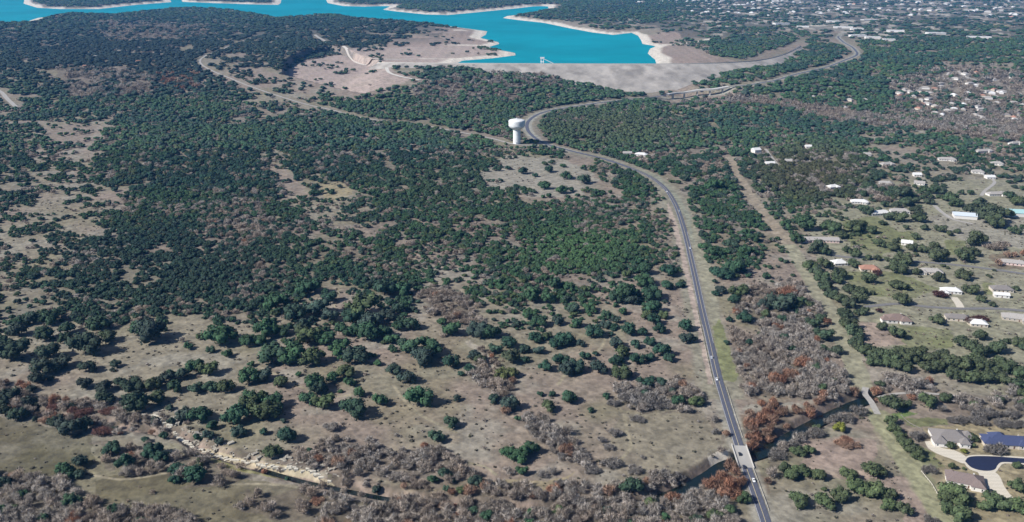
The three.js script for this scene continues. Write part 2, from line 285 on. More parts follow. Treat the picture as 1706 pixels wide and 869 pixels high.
function paint(x, z, y) {
  const d = -z, n1 = fbm(x / 160, z / 160, 31), n2 = fbm(x / 37, z / 37, 41), n3 = fbm(x / 9, z / 9, 51, 2);
  let c = mixc(DRY, PINK, smooth(0.4, 0.62, n1));
  c = mixc(c, PALE, 0.6 * smooth(0.5, 0.7, n2));
  c = mixc(c, OLIVE, 0.55 * smooth(0.52, 0.72, fbm(x / 90 + 9, z / 90, 61)));
  const [u, v] = project(x, y, z);
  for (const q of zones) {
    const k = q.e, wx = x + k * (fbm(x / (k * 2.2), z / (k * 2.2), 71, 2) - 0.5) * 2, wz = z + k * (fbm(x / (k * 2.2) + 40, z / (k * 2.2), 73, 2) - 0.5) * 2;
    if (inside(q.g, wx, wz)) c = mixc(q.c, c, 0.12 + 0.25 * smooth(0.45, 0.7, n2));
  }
  const forest = cover(u, v);
  if (d > 4000 && lastShore > 200) c = mixc(c, lin(70, 72, 62), 0.75 * smooth(4000, 4600, d) * (1 - smooth(0.6, 0.7, fbm(x / 240, z / 120, 191))));
  if ((d > 4400 && u > 960 && lastShore > 300) || inside(suburb, x, z)) c = mixc(c, lin(176, 168, 154), 0.9 * smooth(0.6, 0.66, fbm(x / (d > 4400 ? 60 : 26), z / (d > 4400 ? 110 : 40), 201, 2)));
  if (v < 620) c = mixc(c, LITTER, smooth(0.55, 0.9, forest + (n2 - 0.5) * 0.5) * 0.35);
  for (const t of thickets) if (inside(t.g, x + 34 * (fbm(x / 24, z / 24, 181, 2) - 0.5), z + 34 * (fbm(x / 24 + 50, z / 24, 183, 2) - 0.5))) { c = mixc(c, t.kind === 'rust' ? lin(104, 84, 68) : lin(104, 94, 84), 0.6); break; }
  const r = nearLine(river, x, z, 40);
  if (r < 40) c = mixc(mixc(LITTER, CLAY, 0.35 + 0.5 * smooth(0.4, 0.6, n3)), c, smooth(riverWidth(x) * 0.5 + 2, riverWidth(x) * 0.5 + 14, r + (n3 - 0.5) * 10));
  for (const [bc, g] of bank) if (inside(g, x + (n3 - 0.5) * 5, z + (n3 - 0.5) * 3)) c = mixc(bc, c, 0.1 + 0.4 * smooth(0.5, 0.7, n3));
  if (inside(apron, x + (n3 - 0.5) * 6, z + (n2 - 0.5) * 6)) c = SHORE;
  const m = nearLine(main, x, z, 46);
  if (m < 46 && d > 760) c = mixc(d > 1900 ? lin(152, 150, 138) : mixc(PALE, OLIVE, 0.25 + 0.3 * n2), c, smooth(d > 1900 ? 10 : 17, d > 1900 ? 14 : 26, m + (n3 - 0.5) * 5));
  else if (m < 15) c = mixc(PALE, c, smooth(7, 12, m));
  if (m > 5) for (const [vc, g] of verges) if (inside(g, x + (n3 - 0.5) * 3, z)) c = mixc(vc, c, 0.15 + 0.2 * n2);
  const s = nearLine(strip, x, z, 30);
  if (s < 30) c = mixc(mixc(d > 1250 ? lin(150, 134, 112) : lin(144, 141, 112), PALE, 0.2 + 0.3 * n2), c, smooth(10, 12, s + (n3 - 0.5) * 3));
  const s2 = nearLine(strip2, x, z, 22);
  if (s2 < 22) c = mixc(lin(142, 140, 110), c, smooth(9, 13, s2 + (n3 - 0.5) * 5));
  for (const t of trails) { const q = nearLine(t, x, z, 5); if (q < 4) c = mixc(mixc(PALE, STRAW, 0.6), c, smooth(0.8, 2.4, q + (n3 - 0.5))); }
  const st = nearLine(stoneLine, x, z, 12);
  if (st < 12) c = mixc(STONE, c, smooth(2.5, 6, st + (n3 - 0.5) * 6));
  if (lastShore < 260 && lastShore > -200) c = mixc(SHORE, c, smooth(0.75, 1.1, lastShore / lerp(30, 90, fbm(x / 300, z / 300, 81))));
  if (d > 3100 && d < 5200) for (const b of beaches) { const q = nearLine(b, x, z, 30); if (q < 30) c = mixc(SHORE, c, smooth(8, 20, q + (n3 - 0.5) * 8)); }
  if (inside(field, x, z) && x < -560) { const e = edgeDistance(field.pts, x, z, true); if (e < 24 && x < -640) c = mixc(lin(120, 112, 104), c, smooth(15, 24, e)); }
  const k = (0.84 + 0.32 * n3) * (d < 1300 ? 0.86 + 0.28 * vnoise(x / 2.6, z / 2.6, 57) : 1);
  return [c[0] * k, c[1] * k, c[2] * k];
}
{
  const R = 720, C = 1000, a0 = 1 / 500, a1 = 1 / 13500;
  const g = grid(R, C, (i, j) => {
    const d = 1 / lerp(a0, a1, i / (R - 1)), x = (j / (C - 1) * 2 - 1) * (0.72 * d + 60), z = -d, y = land(x, z);
    return [x, y, z, ...paint(x, z, y)];
  });
  tag(put(g, groundMat, 'ground'), 'dry tan pasture, pinkish soil and olive grass of the rolling hill country', 'ground', null, 'structure');
  const far = new THREE.CylinderGeometry(40000, 40000, 2, 64);
  far.translate(0, -32, 0);
  tag(put(far, M(0.13, 0.125, 0.09, 1), 'terrain'), 'open country stretching away to the horizon around the valley', 'terrain', null, 'structure');
}

// ---------------------------------------------------------------- water
{
  const s = new THREE.Shape(lake.pts.map(([x, z]) => new THREE.Vector2(x, -z)));
  const g = new THREE.ShapeGeometry(s); g.rotateX(-Math.PI / 2); g.translate(0, WATER, 0);
  tag(put(g, new THREE.MeshPhysicalMaterial({ color: new THREE.Color().setRGB(0.0005, 0.25, 0.315), roughness: 0.5, specularIntensity: 0.1, map: rep(concreteGrain, 1 / 1500), bumpMap: rep(grain, 1 / 120), bumpScale: 0.2 }), 'lake_water'), 'bright turquoise reservoir behind the grey dam with pale shorelines', 'lake', null, 'structure');
}
function ribbon(line, width, up, height = base, cross = 4) {   // a strip draped on the land; uv in metres
  const p = [], t = [], index = [], n = line.length;
  let run = 0;
  for (let i = 0; i < n; i++) {
    const a = line[Math.max(0, i - 1)], b = line[Math.min(n - 1, i + 1)], l = Math.hypot(b[0] - a[0], b[1] - a[1]) || 1, nx = -(b[1] - a[1]) / l, nz = (b[0] - a[0]) / l;
    if (i) run += Math.hypot(line[i][0] - line[i - 1][0], line[i][1] - line[i - 1][1]);
    const w = typeof width === 'function' ? width(line[i], i) : width;
    const yc = height(line[i][0], line[i][1]);
    for (let k = 0; k <= cross; k++) {
      const o = (k / cross - 0.5) * w, x = line[i][0] + nx * o, z = line[i][1] + nz * o;
      p.push(x, yc + up, z); t.push(o, run);
      if (i && k) { const q = i * (cross + 1) + k; index.push(q, q - cross - 1, q - 1, q - 1, q - cross - 1, q - cross - 2); }
    }
  }
  const g = new THREE.BufferGeometry();
  g.setAttribute('position', new THREE.Float32BufferAttribute(p, 3)); g.setAttribute('uv', new THREE.Float32BufferAttribute(t, 2)); g.setIndex(index); g.computeVertexNormals();
  const up0 = g.attributes.normal.getY(0);
  if (up0 < 0) { for (let i = 0; i < index.length; i += 3) [index[i], index[i + 1]] = [index[i + 1], index[i]]; g.setIndex(index); g.computeVertexNormals(); }
  return g;
}
const beside = (line, o) => line.map((p, i) => {     // the line moved sideways by o metres
  const a = line[Math.max(0, i - 1)], b = line[Math.min(line.length - 1, i + 1)], l = Math.hypot(b[0] - a[0], b[1] - a[1]) || 1;
  return [p[0] - (b[1] - a[1]) / l * o, p[1] + (b[0] - a[0]) / l * o];
});
tag(put(ribbon(river.pts.filter((p) => p[0] > -215 && p[0] < 420), ([x]) => riverWidth(x) + 2.6, -4.6), M(0.008, 0.014, 0.012, 0.2), 'river_water'), 'dark narrow creek winding below the bridge and the limestone bluff', 'creek', null, 'structure');

// ---------------------------------------------------------------- roads
const roadUp = (p) => lerp(0.3, 1.2, smooth(900, 2600, -p[1]));
{
  const road = put(ribbon(roadLine, 8.2, 0.35), asphalt, 'road');
  tag(road, 'dark two lane asphalt road curving past the water tower to the town', 'road', null, 'structure');
  const near = roadLine.filter((p) => -p[1] < 1750);
  put(ribbon(near, 0.36, 0.365, base, 1), yellowPaint, 'centre_line', road);
  for (const s of [-1, 1]) put(ribbon(beside(near, s * 3.7), 0.26, 0.365, base, 1), whitePaint, 'edge_line', road);
  tag(put(ribbon(parkLine, 7, 0.5), paleRoad, 'park_road'), 'pale park road winding through the woods left of the water tower', 'road', null, 'structure');
  tag(put(ribbon(sideLine, 12, 0.5), paleRoad, 'dirt_road'), 'short pale dirt road cutting down through the woods at the left edge', 'road', null, 'structure');
  tag(put(ribbon(fieldLine, 14, 0.8), paleRoad, 'dirt_road'), 'short white dirt road through the woods behind the cut bank', 'road', null, 'structure');
  tag(put(ribbon(fieldLine2, 14, 1.2, (x, z) => land(x, z)), M(0.55, 0.5, 0.44, 1), 'dirt_road'), 'pale dirt road sweeping across the bare borrow field to the dam', 'road', null, 'structure');
  tag(put(ribbon(fieldLine3, 12, 1.2, (x, z) => land(x, z)), M(0.5, 0.47, 0.42, 1), 'dirt_road'), 'narrow pale track curving down beside the left end of the dam', 'road', null, 'structure');
}

// ---------------------------------------------------------------- the dam
const polyAt = (pts) => pts.map(([u, v, y]) => { const [x, z] = onPlane(u, v, y); return [x, y, z]; });
function surface(rows, name, material, parent) {  // lofts rows of points that have equally many points; uv in metres
  const n = rows[0].length, p = [], t = [], index = [];
  rows.forEach((row, i) => row.forEach((q, j) => { p.push(...q); t.push(q[0], q[2] + q[1]); if (i && j) { const a = i * n + j; index.push(a, a - n, a - 1, a - 1, a - n, a - n - 1); } }));
  const g = new THREE.BufferGeometry();
  g.setAttribute('position', new THREE.Float32BufferAttribute(p, 3)); g.setAttribute('uv', new THREE.Float32BufferAttribute(t, 2)); g.setIndex(index); g.computeVertexNormals();
  return put(g, material, name, parent);
}
{
  const crest = polyAt([[628, 105.5, 46], [652, 105, 52], [760, 106, 58], [860, 106.5, 60], [1000, 107, 60], [1094, 107, 60], [1160, 106.5, 59], [1220, 104.5, 57], [1256, 102, 55], [1290, 96, 54], [1318, 86, 52], [1334, 77, 49]]);
  const resample = (pts, n) => new THREE.CatmullRomCurve3(pts.map((q) => new THREE.Vector3(...q)), false, 'centripetal').getPoints(n).map((q) => q.toArray());
  const N = 110, c0 = resample(crest, N), t0 = c0.map(([x, y, z], i) => {   // the slope runs down to the land
    const a = c0[Math.max(0, i - 1)], b = c0[Math.min(N, i + 1)], l = Math.hypot(b[0] - a[0], b[2] - a[2]), nx = -(b[2] - a[2]) / l, nz = (b[0] - a[0]) / l;
    let q = 4; while (q < 330 && y - q / 3.9 > base(x + nx * q, z + nz * q)) q += 2;
    return [x + nx * q, y - q / 3.9 - 2, z + nz * q];
  });
  const dam = new THREE.Group(); dam.name = 'earth_dam'; scene.add(dam);
  tag(dam, 'long grey earth embankment dam holding back the turquoise lake', 'dam');
  const face = M(0.36, 0.33, 0.295, 1, { map: rep(grain, 1 / 420), bumpMap: rep(grain, 1 / 60), bumpScale: 0.4 });
  const rows = [];
  for (let k = 0; k <= 8; k++) rows.push(c0.map((c, i) => { const f = k / 8, t = t0[i], w = 1.1 * Math.sin(f * Math.PI) * (vnoise(c[0] / 40, f * 6, 91) - 0.5) * 3; return [lerp(c[0], t[0], f), lerp(c[1], t[1], f) + w - (k === 8 ? 3 : 0), lerp(c[2], t[2], f)]; }));
  surface(rows, 'downstream_face', face, dam);
  const back = c0.map(([x, y, z]) => [x, y, z - 11]);
  surface([back.map(([x, y, z]) => [x, y - 26, z - 75]), back, c0], 'crest', M(0.55, 0.52, 0.47, 0.95, { map: rep(concreteGrain, 1 / 20) }), dam);
  surface([back.map(([x, y, z]) => [x, y + 0.25, z + 2]), c0.map(([x, y, z]) => [x, y + 0.25, z - 2])], 'crest_road', M(0.42, 0.41, 0.39, 0.9), dam);
  for (const s of [0, 1]) surface(s ? [back.map(([x, y, z]) => [x, y, z + 0.4]), back.map(([x, y, z]) => [x, y + 1.6, z + 0.4])] : [c0.map(([x, y, z]) => [x, y + 1.5, z - 0.5]), c0.map(([x, y, z]) => [x, y, z - 0.5])], 'guard_wall', concrete, dam);
  // intake tower with its sloping service bridge
  const [tx, tz] = onPlane(904, 107, 60), tower = new THREE.Group();
  tower.name = 'intake_tower'; tower.position.set(tx, 0, tz - 40); scene.add(tower);
  tag(tower, 'white concrete intake tower standing in the lake just behind the dam', 'tower');
  const box = (w, h, d, x, y, z, m, n, p) => { const g = new THREE.BoxGeometry(w, h, d); g.translate(x, y, z); return put(g, m, n, p); };
  const white = M(0.75, 0.74, 0.72, 0.8);
  for (const [x, z] of [[-4, -4], [4, -4], [-4, 4], [4, 4]]) box(2.2, 62, 2.2, x, 45, z, white, 'column', tower);
  box(13, 4, 13, 0, 76, 0, white, 'control_house', tower); box(14.5, 1, 14.5, 0, 78.5, 0, M(0.6, 0.6, 0.6, 0.8), 'roof', tower);
  for (const y of [40, 52, 64]) box(11, 1.4, 11, 0, y, 0, white, 'brace', tower);
  const arm = new THREE.BoxGeometry(40, 1.6, 3); arm.rotateZ(-0.42); arm.translate(20, 68, 14);
  put(arm, white, 'service_bridge', tower);
}

// ---------------------------------------------------------------- bridges
const UPV = new THREE.Vector3(0, 1, 0);
function bar(a, b, w, h) { const d = new THREE.Vector3().subVectors(b, a), g = new THREE.BoxGeometry(w, h, d.length()); g.lookAt(d); g.translate((a.x + b.x) / 2, (a.y + b.y) / 2, (a.z + b.z) / 2); return g; }
{
  const i0 = roadLine.reduce((b, p, i) => (Math.hypot(p[0] - onPlane(1228, 744, 0)[0], p[1] - onPlane(1228, 744, 0)[1]) < Math.hypot(roadLine[b][0] - onPlane(1228, 744, 0)[0], roadLine[b][1] - onPlane(1228, 744, 0)[1]) ? i : b), 0);
  const i1 = i0 - 7, A = roadLine[i0], B = roadLine[i1], deck = new THREE.Group();
  const mid = [(A[0] + B[0]) / 2, (A[1] + B[1]) / 2], y = base(...mid) + 0.42, turn = Math.atan2(A[0] - B[0], A[1] - B[1]), L = Math.hypot(A[0] - B[0], A[1] - B[1]);
  deck.name = 'road_bridge'; deck.position.set(mid[0], y, mid[1]); deck.rotation.y = turn; scene.add(deck);
  tag(deck, 'pale concrete bridge carrying the road over the dark creek', 'bridge');
  const box = (w, h, d, x, yy, z, m, n) => { const g = new THREE.BoxGeometry(w, h, d); g.translate(x, yy, z); return put(g, m, n, deck); };
  const deckMat = M(0.37, 0.355, 0.33, 0.85, { map: rep(concreteGrain, 1 / 6) });
  box(12.4, 1.2, L, 0, -0.52, 0, deckMat, 'deck');
  for (const s of [-1, 1]) { box(0.5, 1.1, L + 2, s * 6.1, 0.6, 0, M(0.46, 0.44, 0.41, 0.8), 'barrier'); box(13, 1.6, 1.4, 0, -1.9, s * (L / 2 - 1), deckMat, 'pier_cap'); }
  for (const z of [-L / 6, L / 6]) { box(11, 1.2, 1.3, 0, -1.7, z, deckMat, 'pier_cap'); for (const x of [-4, 0, 4]) { const g = new THREE.CylinderGeometry(0.6, 0.6, 9, 10); g.translate(x, -6.5, z); put(g, deckMat, 'pier', deck); } }
  for (const x of [-3.8, 0, 3.8]) box(1, 1.3, L, x, -1.75, 0, deckMat, 'girder');
}
{
  const i0 = roadLine.findIndex((p) => project(p[0], 0, p[1])[0] > 1112 && p[1] < -2600), i1 = roadLine.findIndex((p, i) => i > i0 && project(p[0], 0, p[1])[0] > 1215);
  const seg = roadLine.slice(i0, i1), g = new THREE.Group(); g.name = 'road_bridge_001'; taken.road_bridge = 1; scene.add(g);
  tag(g, 'long pale bridge on tall piers crossing the valley below the dam', 'bridge');
  const h = (x, z) => base(x, z);
  put(ribbon(seg, 15, 1.6, h, 2), M(0.5, 0.49, 0.47, 0.9), 'deck', g);
  for (const s of [-1, 1]) {
    if (s > 0) for (let i = 4; i < seg.length - 3; i += 8) { const [x, z] = seg[i], q = put(new THREE.BoxGeometry(9, 20, 3), concrete, 'pier', g); q.position.set(x, h(x, z) - 9, z); q.rotation.y = Math.atan2(seg[i + 1][0] - x, seg[i + 1][1] - z); }
    const line = beside(seg, s * 7.4);
    surface(s > 0 ? [line.map(([x, z]) => [x, h(x, z) - 1.6, z]), line.map(([x, z]) => [x, h(x, z) + 3, z])] : [line.map(([x, z]) => [x, h(x, z) + 3, z]), line.map(([x, z]) => [x, h(x, z) - 1.6, z])], 'parapet', concrete, g);
  }
}

// ---------------------------------------------------------------- water tower
{
  const [x, z] = ground(861, 239), t = new THREE.Group();
  t.name = 'water_tower'; t.position.set(x, base(x, z), z); t.scale.set(1.06, 1.1, 1.06); scene.add(t);
  tag(t, 'white water tower with a wide round tank on a thick fluted pedestal', 'water tower');
  const white = M(0.76, 0.755, 0.73, 0.5, { map: rep(concreteGrain, 3) }), lathe = (pts, n) => new THREE.LatheGeometry(pts.map(([a, b]) => new THREE.Vector2(a, b)), n);
  const flute = lathe([[7.9, -3], [7.9, 26], [7.6, 29]], 96), p = flute.attributes.position;
  for (let i = 0; i < p.count; i++) { const a = Math.atan2(p.getZ(i), p.getX(i)), k = 1 - 0.028 * (0.5 + 0.5 * Math.cos(a * 24)); p.setX(i, p.getX(i) * k); p.setZ(i, p.getZ(i) * k); }
  flute.computeVertexNormals();
  put(flute, white, 'pedestal', t);
  const tank = put(lathe([[7.6, 28.4], [9.4, 29.6], [12.6, 31.8], [15.6, 34.2], [16.6, 35.8], [17.2, 37.8], [17.3, 40], [17.3, 45.6], [17, 47.2], [16, 48.3], [11, 49.6], [5, 50.3], [0, 50.5]], 64), white, 'tank', t);
  for (const y of [37.4, 46.2]) { const r = new THREE.TorusGeometry(17.2, 0.22, 6, 64); r.rotateX(Math.PI / 2); r.translate(0, y, 0); put(r, M(0.7, 0.7, 0.69, 0.5), 'seam_ring', tank); }
  const vent = new THREE.CylinderGeometry(1, 1.2, 1.6, 12); vent.translate(0, 51.4, 0); put(vent, M(0.6, 0.6, 0.6, 0.5), 'roof_vent', tank);
  const rail = new THREE.TorusGeometry(6.5, 0.12, 5, 40); rail.rotateX(Math.PI / 2); rail.translate(0, 51.4, 0); put(rail, steel, 'roof_rail', tank);
  const door = new THREE.BoxGeometry(3.4, 4.4, 0.5); door.translate(0, 2.2, 7.75); put(door, M(0.35, 0.37, 0.4, 0.6), 'door', t);
}

// ---------------------------------------------------------------- trees: a kind is built in a few variants, one metre across, and placed by scale
const leafColors = {};
function crown(seed, o) {
  const r = rng(seed), pos = [], nor = [], col = [], lobes = [];
  const n = o.lobes;
  for (let i = 0; i < n; i++) {
    const a = i / n * 6.283 + r() * 1.3, d = (i === 0 ? 0.05 : o.fine ? 0.36 * Math.sqrt(r()) : 0.17 + 0.13 * r()), rad = (o.small ? 0.15 : o.fine ? 0.125 : 0.2) + 0.09 * r();
    lobes.push({ c: [Math.cos(a) * d, o.low + o.tall * (0.35 + 0.5 * r()) * (1 - 1.3 * d * d * 4 * 0.3), Math.sin(a) * d], r: rad, s: 0.75 + 0.5 * r() });
  }
  const tri = (a, b, c, na, nb, nc, k) => { pos.push(...a, ...b, ...c); nor.push(...na, ...nb, ...nc); for (let i = 0; i < 3; i++) col.push(...k); };
  const tint = (k) => [k * (o.warm ? 1.05 : 1), k, k * (o.warm ? 0.85 : 1)];
  if (o.core) for (const l of lobes) {
    const g = new THREE.IcosahedronGeometry(1, o.coreDetail ?? 1), p = g.attributes.position, q = [], qn = [];
    for (let i = 0; i < p.count; i++) {
      const x = p.getX(i), y = p.getY(i), z = p.getZ(i), k = l.r * o.core * (0.78 + 0.44 * hash(Math.round(x * 50), Math.round(z * 50), Math.round(y * 50) + seed));
      q.push([l.c[0] + x * k, Math.max(0.03, l.c[1] + y * k * 0.8), l.c[2] + z * k]); qn.push([x, y, z]);
    }
    for (let i = 0; i < q.length; i += 3) tri(q[i], q[i + 1], q[i + 2], qn[i], qn[i + 1], qn[i + 2], tint(l.s * (0.72 + 0.3 * r())));
  }
  for (let i = 0; i < o.leaves; i++) {
    const l = lobes[Math.floor(r() * n)], u = r() * 2 - 0.75, a = r() * 6.283, y = clamp(u, -0.6, 1), h = Math.sqrt(Math.max(0, 1 - y * y)), d = [Math.cos(a) * h, y, Math.sin(a) * h], k = l.r * (0.82 + 0.34 * r());
    const c = [l.c[0] + d[0] * k, Math.max(0.02, l.c[1] + d[1] * k * 0.85), l.c[2] + d[2] * k];
    const N = new THREE.Vector3(d[0] + (r() - 0.5) * 1.5, d[1] + (r() - 0.5) * 1.5 + 0.25, d[2] + (r() - 0.5) * 1.5).normalize(), T = new THREE.Vector3(r() - 0.5, r() - 0.5, r() - 0.5).cross(N).normalize(), B = new THREE.Vector3().crossVectors(N, T);
    const s = o.leaf * (0.6 + 0.8 * r()), s2 = s * (0.5 + 0.5 * r());
    const P = (x, y2) => [c[0] + T.x * x * s + B.x * y2 * s2, c[1] + T.y * x * s + B.y * y2 * s2, c[2] + T.z * x * s + B.z * y2 * s2];
    const sn = new THREE.Vector3(...d).lerp(N, 0.45).normalize().toArray(), kk = tint(l.s * (0.6 + 0.8 * r()));
    const p0 = P(-1, -0.3), p1 = P(-0.1, -1), p2 = P(1, 0.2), p3 = P(0, 1);
    tri(p0, p1, p2, sn, sn, sn, kk); tri(p0, p2, p3, sn, sn, sn, kk);
  }
  const g = new THREE.BufferGeometry();
  g.setAttribute('position', new THREE.Float32BufferAttribute(pos, 3)); g.setAttribute('normal', new THREE.Float32BufferAttribute(nor, 3)); g.setAttribute('color', new THREE.Float32BufferAttribute(col, 3));
  return g;
}
function bare(seed, n, thick) {                  // leafless: a trunk forking into limbs, and a round puff of thin twigs, one metre across
  const r = rng(seed), pos = [], nor = [], col = [];
  const blade = (a, b, w, k, out) => {
    const d = new THREE.Vector3().subVectors(b, a), s = new THREE.Vector3(r() - 0.5, r() - 0.5, r() - 0.5).cross(d).normalize().multiplyScalar(w), nn = new THREE.Vector3().crossVectors(d, s).normalize();
    nn.multiplyScalar(nn.dot(out) < 0 ? -1 : 1)
      .lerp(out, 0.3).normalize();
    for (const q of [[a.x - s.x, a.y - s.y, a.z - s.z], [a.x + s.x, a.y + s.y, a.z + s.z], [b.x, b.y, b.z]]) { pos.push(...q); nor.push(nn.x, nn.y, nn.z); col.push(k, k, k); }
  };
  const puffs = [];
  for (let i = 0; i < 7; i++) {
    const a = i * 2.4 + r(), q = i ? 0.14 + 0.2 * r() : 0, c = new THREE.Vector3(Math.cos(a) * q, 0.2 + 0.26 * r() * (1 - q), Math.sin(a) * q);
    puffs.push([c, 0.14 + 0.09 * r(), 0.8 + 0.4 * r()]);
    blade(new THREE.Vector3(0, 0, 0), c, thick * 1.6, 0.9, UPV);
  }
  for (let i = 0; i < n; i++) {
    const [c, q, k] = puffs[i % 7], y = r() * 1.6 - 0.6, a = r() * 6.283, h = Math.sqrt(Math.max(0, 1 - y * y)), out = new THREE.Vector3(Math.cos(a) * h, y, Math.sin(a) * h);
    const p = c.clone().addScaledVector(out, q * (0.25 + 0.45 * r())), e = c.clone().addScaledVector(out, q * (0.9 + 0.35 * r())).add(new THREE.Vector3((r() - 0.5) * 0.2, (r() - 0.35) * 0.26, (r() - 0.5) * 0.2));
    p.y = Math.max(0.02, p.y); e.y = Math.max(0.03, e.y);
    blade(p, e, thick * (0.6 + 0.7 * r()), k * (0.7 + 0.6 * r()), out);
  }
  const g = new THREE.BufferGeometry();
  g.setAttribute('position', new THREE.Float32BufferAttribute(pos, 3)); g.setAttribute('normal', new THREE.Float32BufferAttribute(nor, 3)); g.setAttribute('color', new THREE.Float32BufferAttribute(col, 3));
  return g;
}
const KIND = {
  evergreen: { near: [1, 2, 3, 4, 5, 6, 7, 8].map((s) => crown(s * 7, { lobes: 11 + s % 4, low: 0.08, tall: 0.46, core: 0.8, leaves: 760, leaf: 0.042, fine: true })), far: [1, 2, 3].map((s) => crown(s * 31, { lobes: 5, low: 0.08, tall: 0.5, core: 1, coreDetail: 1, leaves: 60, leaf: 0.09 })) },
  bare: { near: [1, 2, 3, 4].map((s) => bare(s * 5, 1500, 0.0085)), far: [1, 2].map((s) => bare(s * 13, 300, 0.024)) },
  rust: { near: [1, 2, 3].map((s) => bare(s * 43, 1600, 0.0095)), far: [1].map((s) => bare(s * 47, 300, 0.026)) },
  scrub: { near: [1, 2, 3].map((s) => crown(s * 53, { lobes: 4, low: 0.02, tall: 0.3, core: 0.8, coreDetail: 0, leaves: 40, leaf: 0.12 })), far: [1].map((s) => crown(s * 59, { lobes: 3, low: 0.02, tall: 0.3, core: 0.9, coreDetail: 0, leaves: 12, leaf: 0.16 })) },
};
const trunkShape = new THREE.CylinderGeometry(0.03, 0.05, 0.36, 7); trunkShape.translate(0, 0.14, 0);
const leafMat = new THREE.MeshStandardMaterial({ vertexColors: true, roughness: 0.95 });
const barkMat = M(0.09, 0.075, 0.06, 1);

const plants = [];                                // { kind, x, y, z, w (across), h (scale up), turn, color }
const R1 = rng(20240);
function evergreenColor(x, z, u, v) {
  const a = fbm(x / 210, z / 210, 101), b = R1();
  let c = mixc([0.020, 0.057, 0.033], [0.033, 0.078, 0.031], smooth(0.35, 0.65, a));
  c = mixc(c, [0.036, 0.052, 0.045], smooth(0.6, 1, b) * 0.8);
  if (b < 0.12) c = mixc(c, [0.075, 0.088, 0.03], 0.6);
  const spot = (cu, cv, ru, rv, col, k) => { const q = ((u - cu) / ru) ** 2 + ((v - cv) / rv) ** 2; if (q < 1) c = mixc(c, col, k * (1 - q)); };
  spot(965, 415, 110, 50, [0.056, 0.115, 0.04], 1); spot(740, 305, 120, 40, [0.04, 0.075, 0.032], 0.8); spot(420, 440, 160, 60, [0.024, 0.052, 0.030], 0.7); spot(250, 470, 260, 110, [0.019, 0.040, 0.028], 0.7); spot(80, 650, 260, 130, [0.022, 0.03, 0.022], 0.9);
  spot(1350, 290, 120, 60, [0.075, 0.068, 0.03], 0.8); spot(1020, 215, 170, 40, [0.06, 0.075, 0.03], 0.7); spot(1590, 620, 140, 40, [0.06, 0.075, 0.028], 0.7); spot(1500, 780, 420, 220, [0.064, 0.085, 0.034], 1); spot(1560, 480, 300, 220, [0.058, 0.072, 0.034], 1);
  spot(230, 95, 420, 80, [0.012, 0.026, 0.022], 1); spot(620, 60, 260, 40, [0.014, 0.03, 0.022], 0.9); spot(845, 625, 40, 30, [0.09, 0.10, 0.03], 0.9);
  const k = 0.8 + 0.4 * R1();
  return c.map((q) => q * k);
}
function bareColor(x, z) {
  const a = fbm(x / 60, z / 60, 111), k = 0.75 + 0.5 * R1();
  return mixc([0.52, 0.48, 0.44], [0.48, 0.395, 0.325], clamp(smooth(0.35, 0.65, a) * 0.7 + R1() * 0.5)).map((q) => q * k);
}
const shade = (c, lo, hi) => { const k = lerp(lo, hi, R1()); return c.map((q) => q * k); };
const rustColor = () => shade(mixc([0.46, 0.23, 0.145], [0.46, 0.32, 0.235], R1()), 0.7, 1.2);
const scrubColor = () => shade(mixc([0.06, 0.06, 0.04], [0.10, 0.085, 0.065], R1()), 0.7, 1.2);
function plant(kind, x, z, w, tallness = 1, color, id) {
  const y = land(x, z), [u, v, depth] = project(x, y, z);
  const c = color ?? (kind === 'evergreen' ? evergreenColor(x, z, u, v) : kind === 'bare' ? bareColor(x, z) : kind === 'rust' ? rustColor() : scrubColor());
  plants.push({ kind, x, y: y - 0.02 * w, z, w, h: w * tallness, turn: R1() * 6.283, c, u, v, px: w * F / depth, id, seen: u > -5 && u < 1711 && v > -5 && v < 880 });
}
// trees set down one by one where the photograph shows them: the origin of each list, then [x, y, width] at 3.949 times the photograph's scale
const E = 'evergreen', B = 'bare', RU = 'rust', spotted = [];
function set(kind, ou, ov, list, tallness = 1, color) {
  for (const [px, py, pw] of list) {
    const w = pw / 3.949 * (kind === 'evergreen' && ou === 860 ? 0.86 : 1), [x, z] = ground(ou + px / 3.949, ov + py / 3.949 + w * 0.2), depth = project(x, base(x, z), z)[2];
    const across = w * depth / F;
    if ((kind === B || kind === RU) && pw > 75) for (let i = 0; i < 5; i++) { const a = i * 2.5 + px, q = (i ? 0.34 : 0) * across; spotted.push({ kind, x: x + Math.cos(a) * q, z: z + Math.sin(a) * q * 0.8, w: across * (0.5 + 0.14 * hash(px, i, 7)), tallness, color }); }
    else spotted.push({ kind, x, z, w: across, tallness, color });
  }
}
set(E, 0, 430, [[300, 510, 130], [580, 580, 200], [440, 530, 90], [330, 620, 160], [590, 720, 120], [760, 700, 70], [745, 735, 40], [720, 520, 110], [1000, 500, 190], [920, 470, 130], [1240, 585, 60], [1320, 520, 50], [1390, 605, 60], [1495, 635, 70], [1290, 720, 130], [1380, 740, 120], [1200, 770, 100], [1120, 770, 90], [1460, 520, 200], [1640, 550, 110], [1640, 780, 150], [100, 620, 200], [50, 580, 120], [300, 720, 170], [420, 690, 130], [250, 800, 120], [560, 830, 110], [690, 850, 120], [800, 820, 100], [880, 840, 140], [1010, 840, 120], [1090, 800, 100], [1150, 850, 110], [1290, 860, 100], [1390, 850, 110], [1490, 850, 110], [20, 540, 90], [130, 480, 130], [220, 400, 110], [340, 400, 130], [450, 470, 120], [110, 430, 100], [640, 440, 150]]);
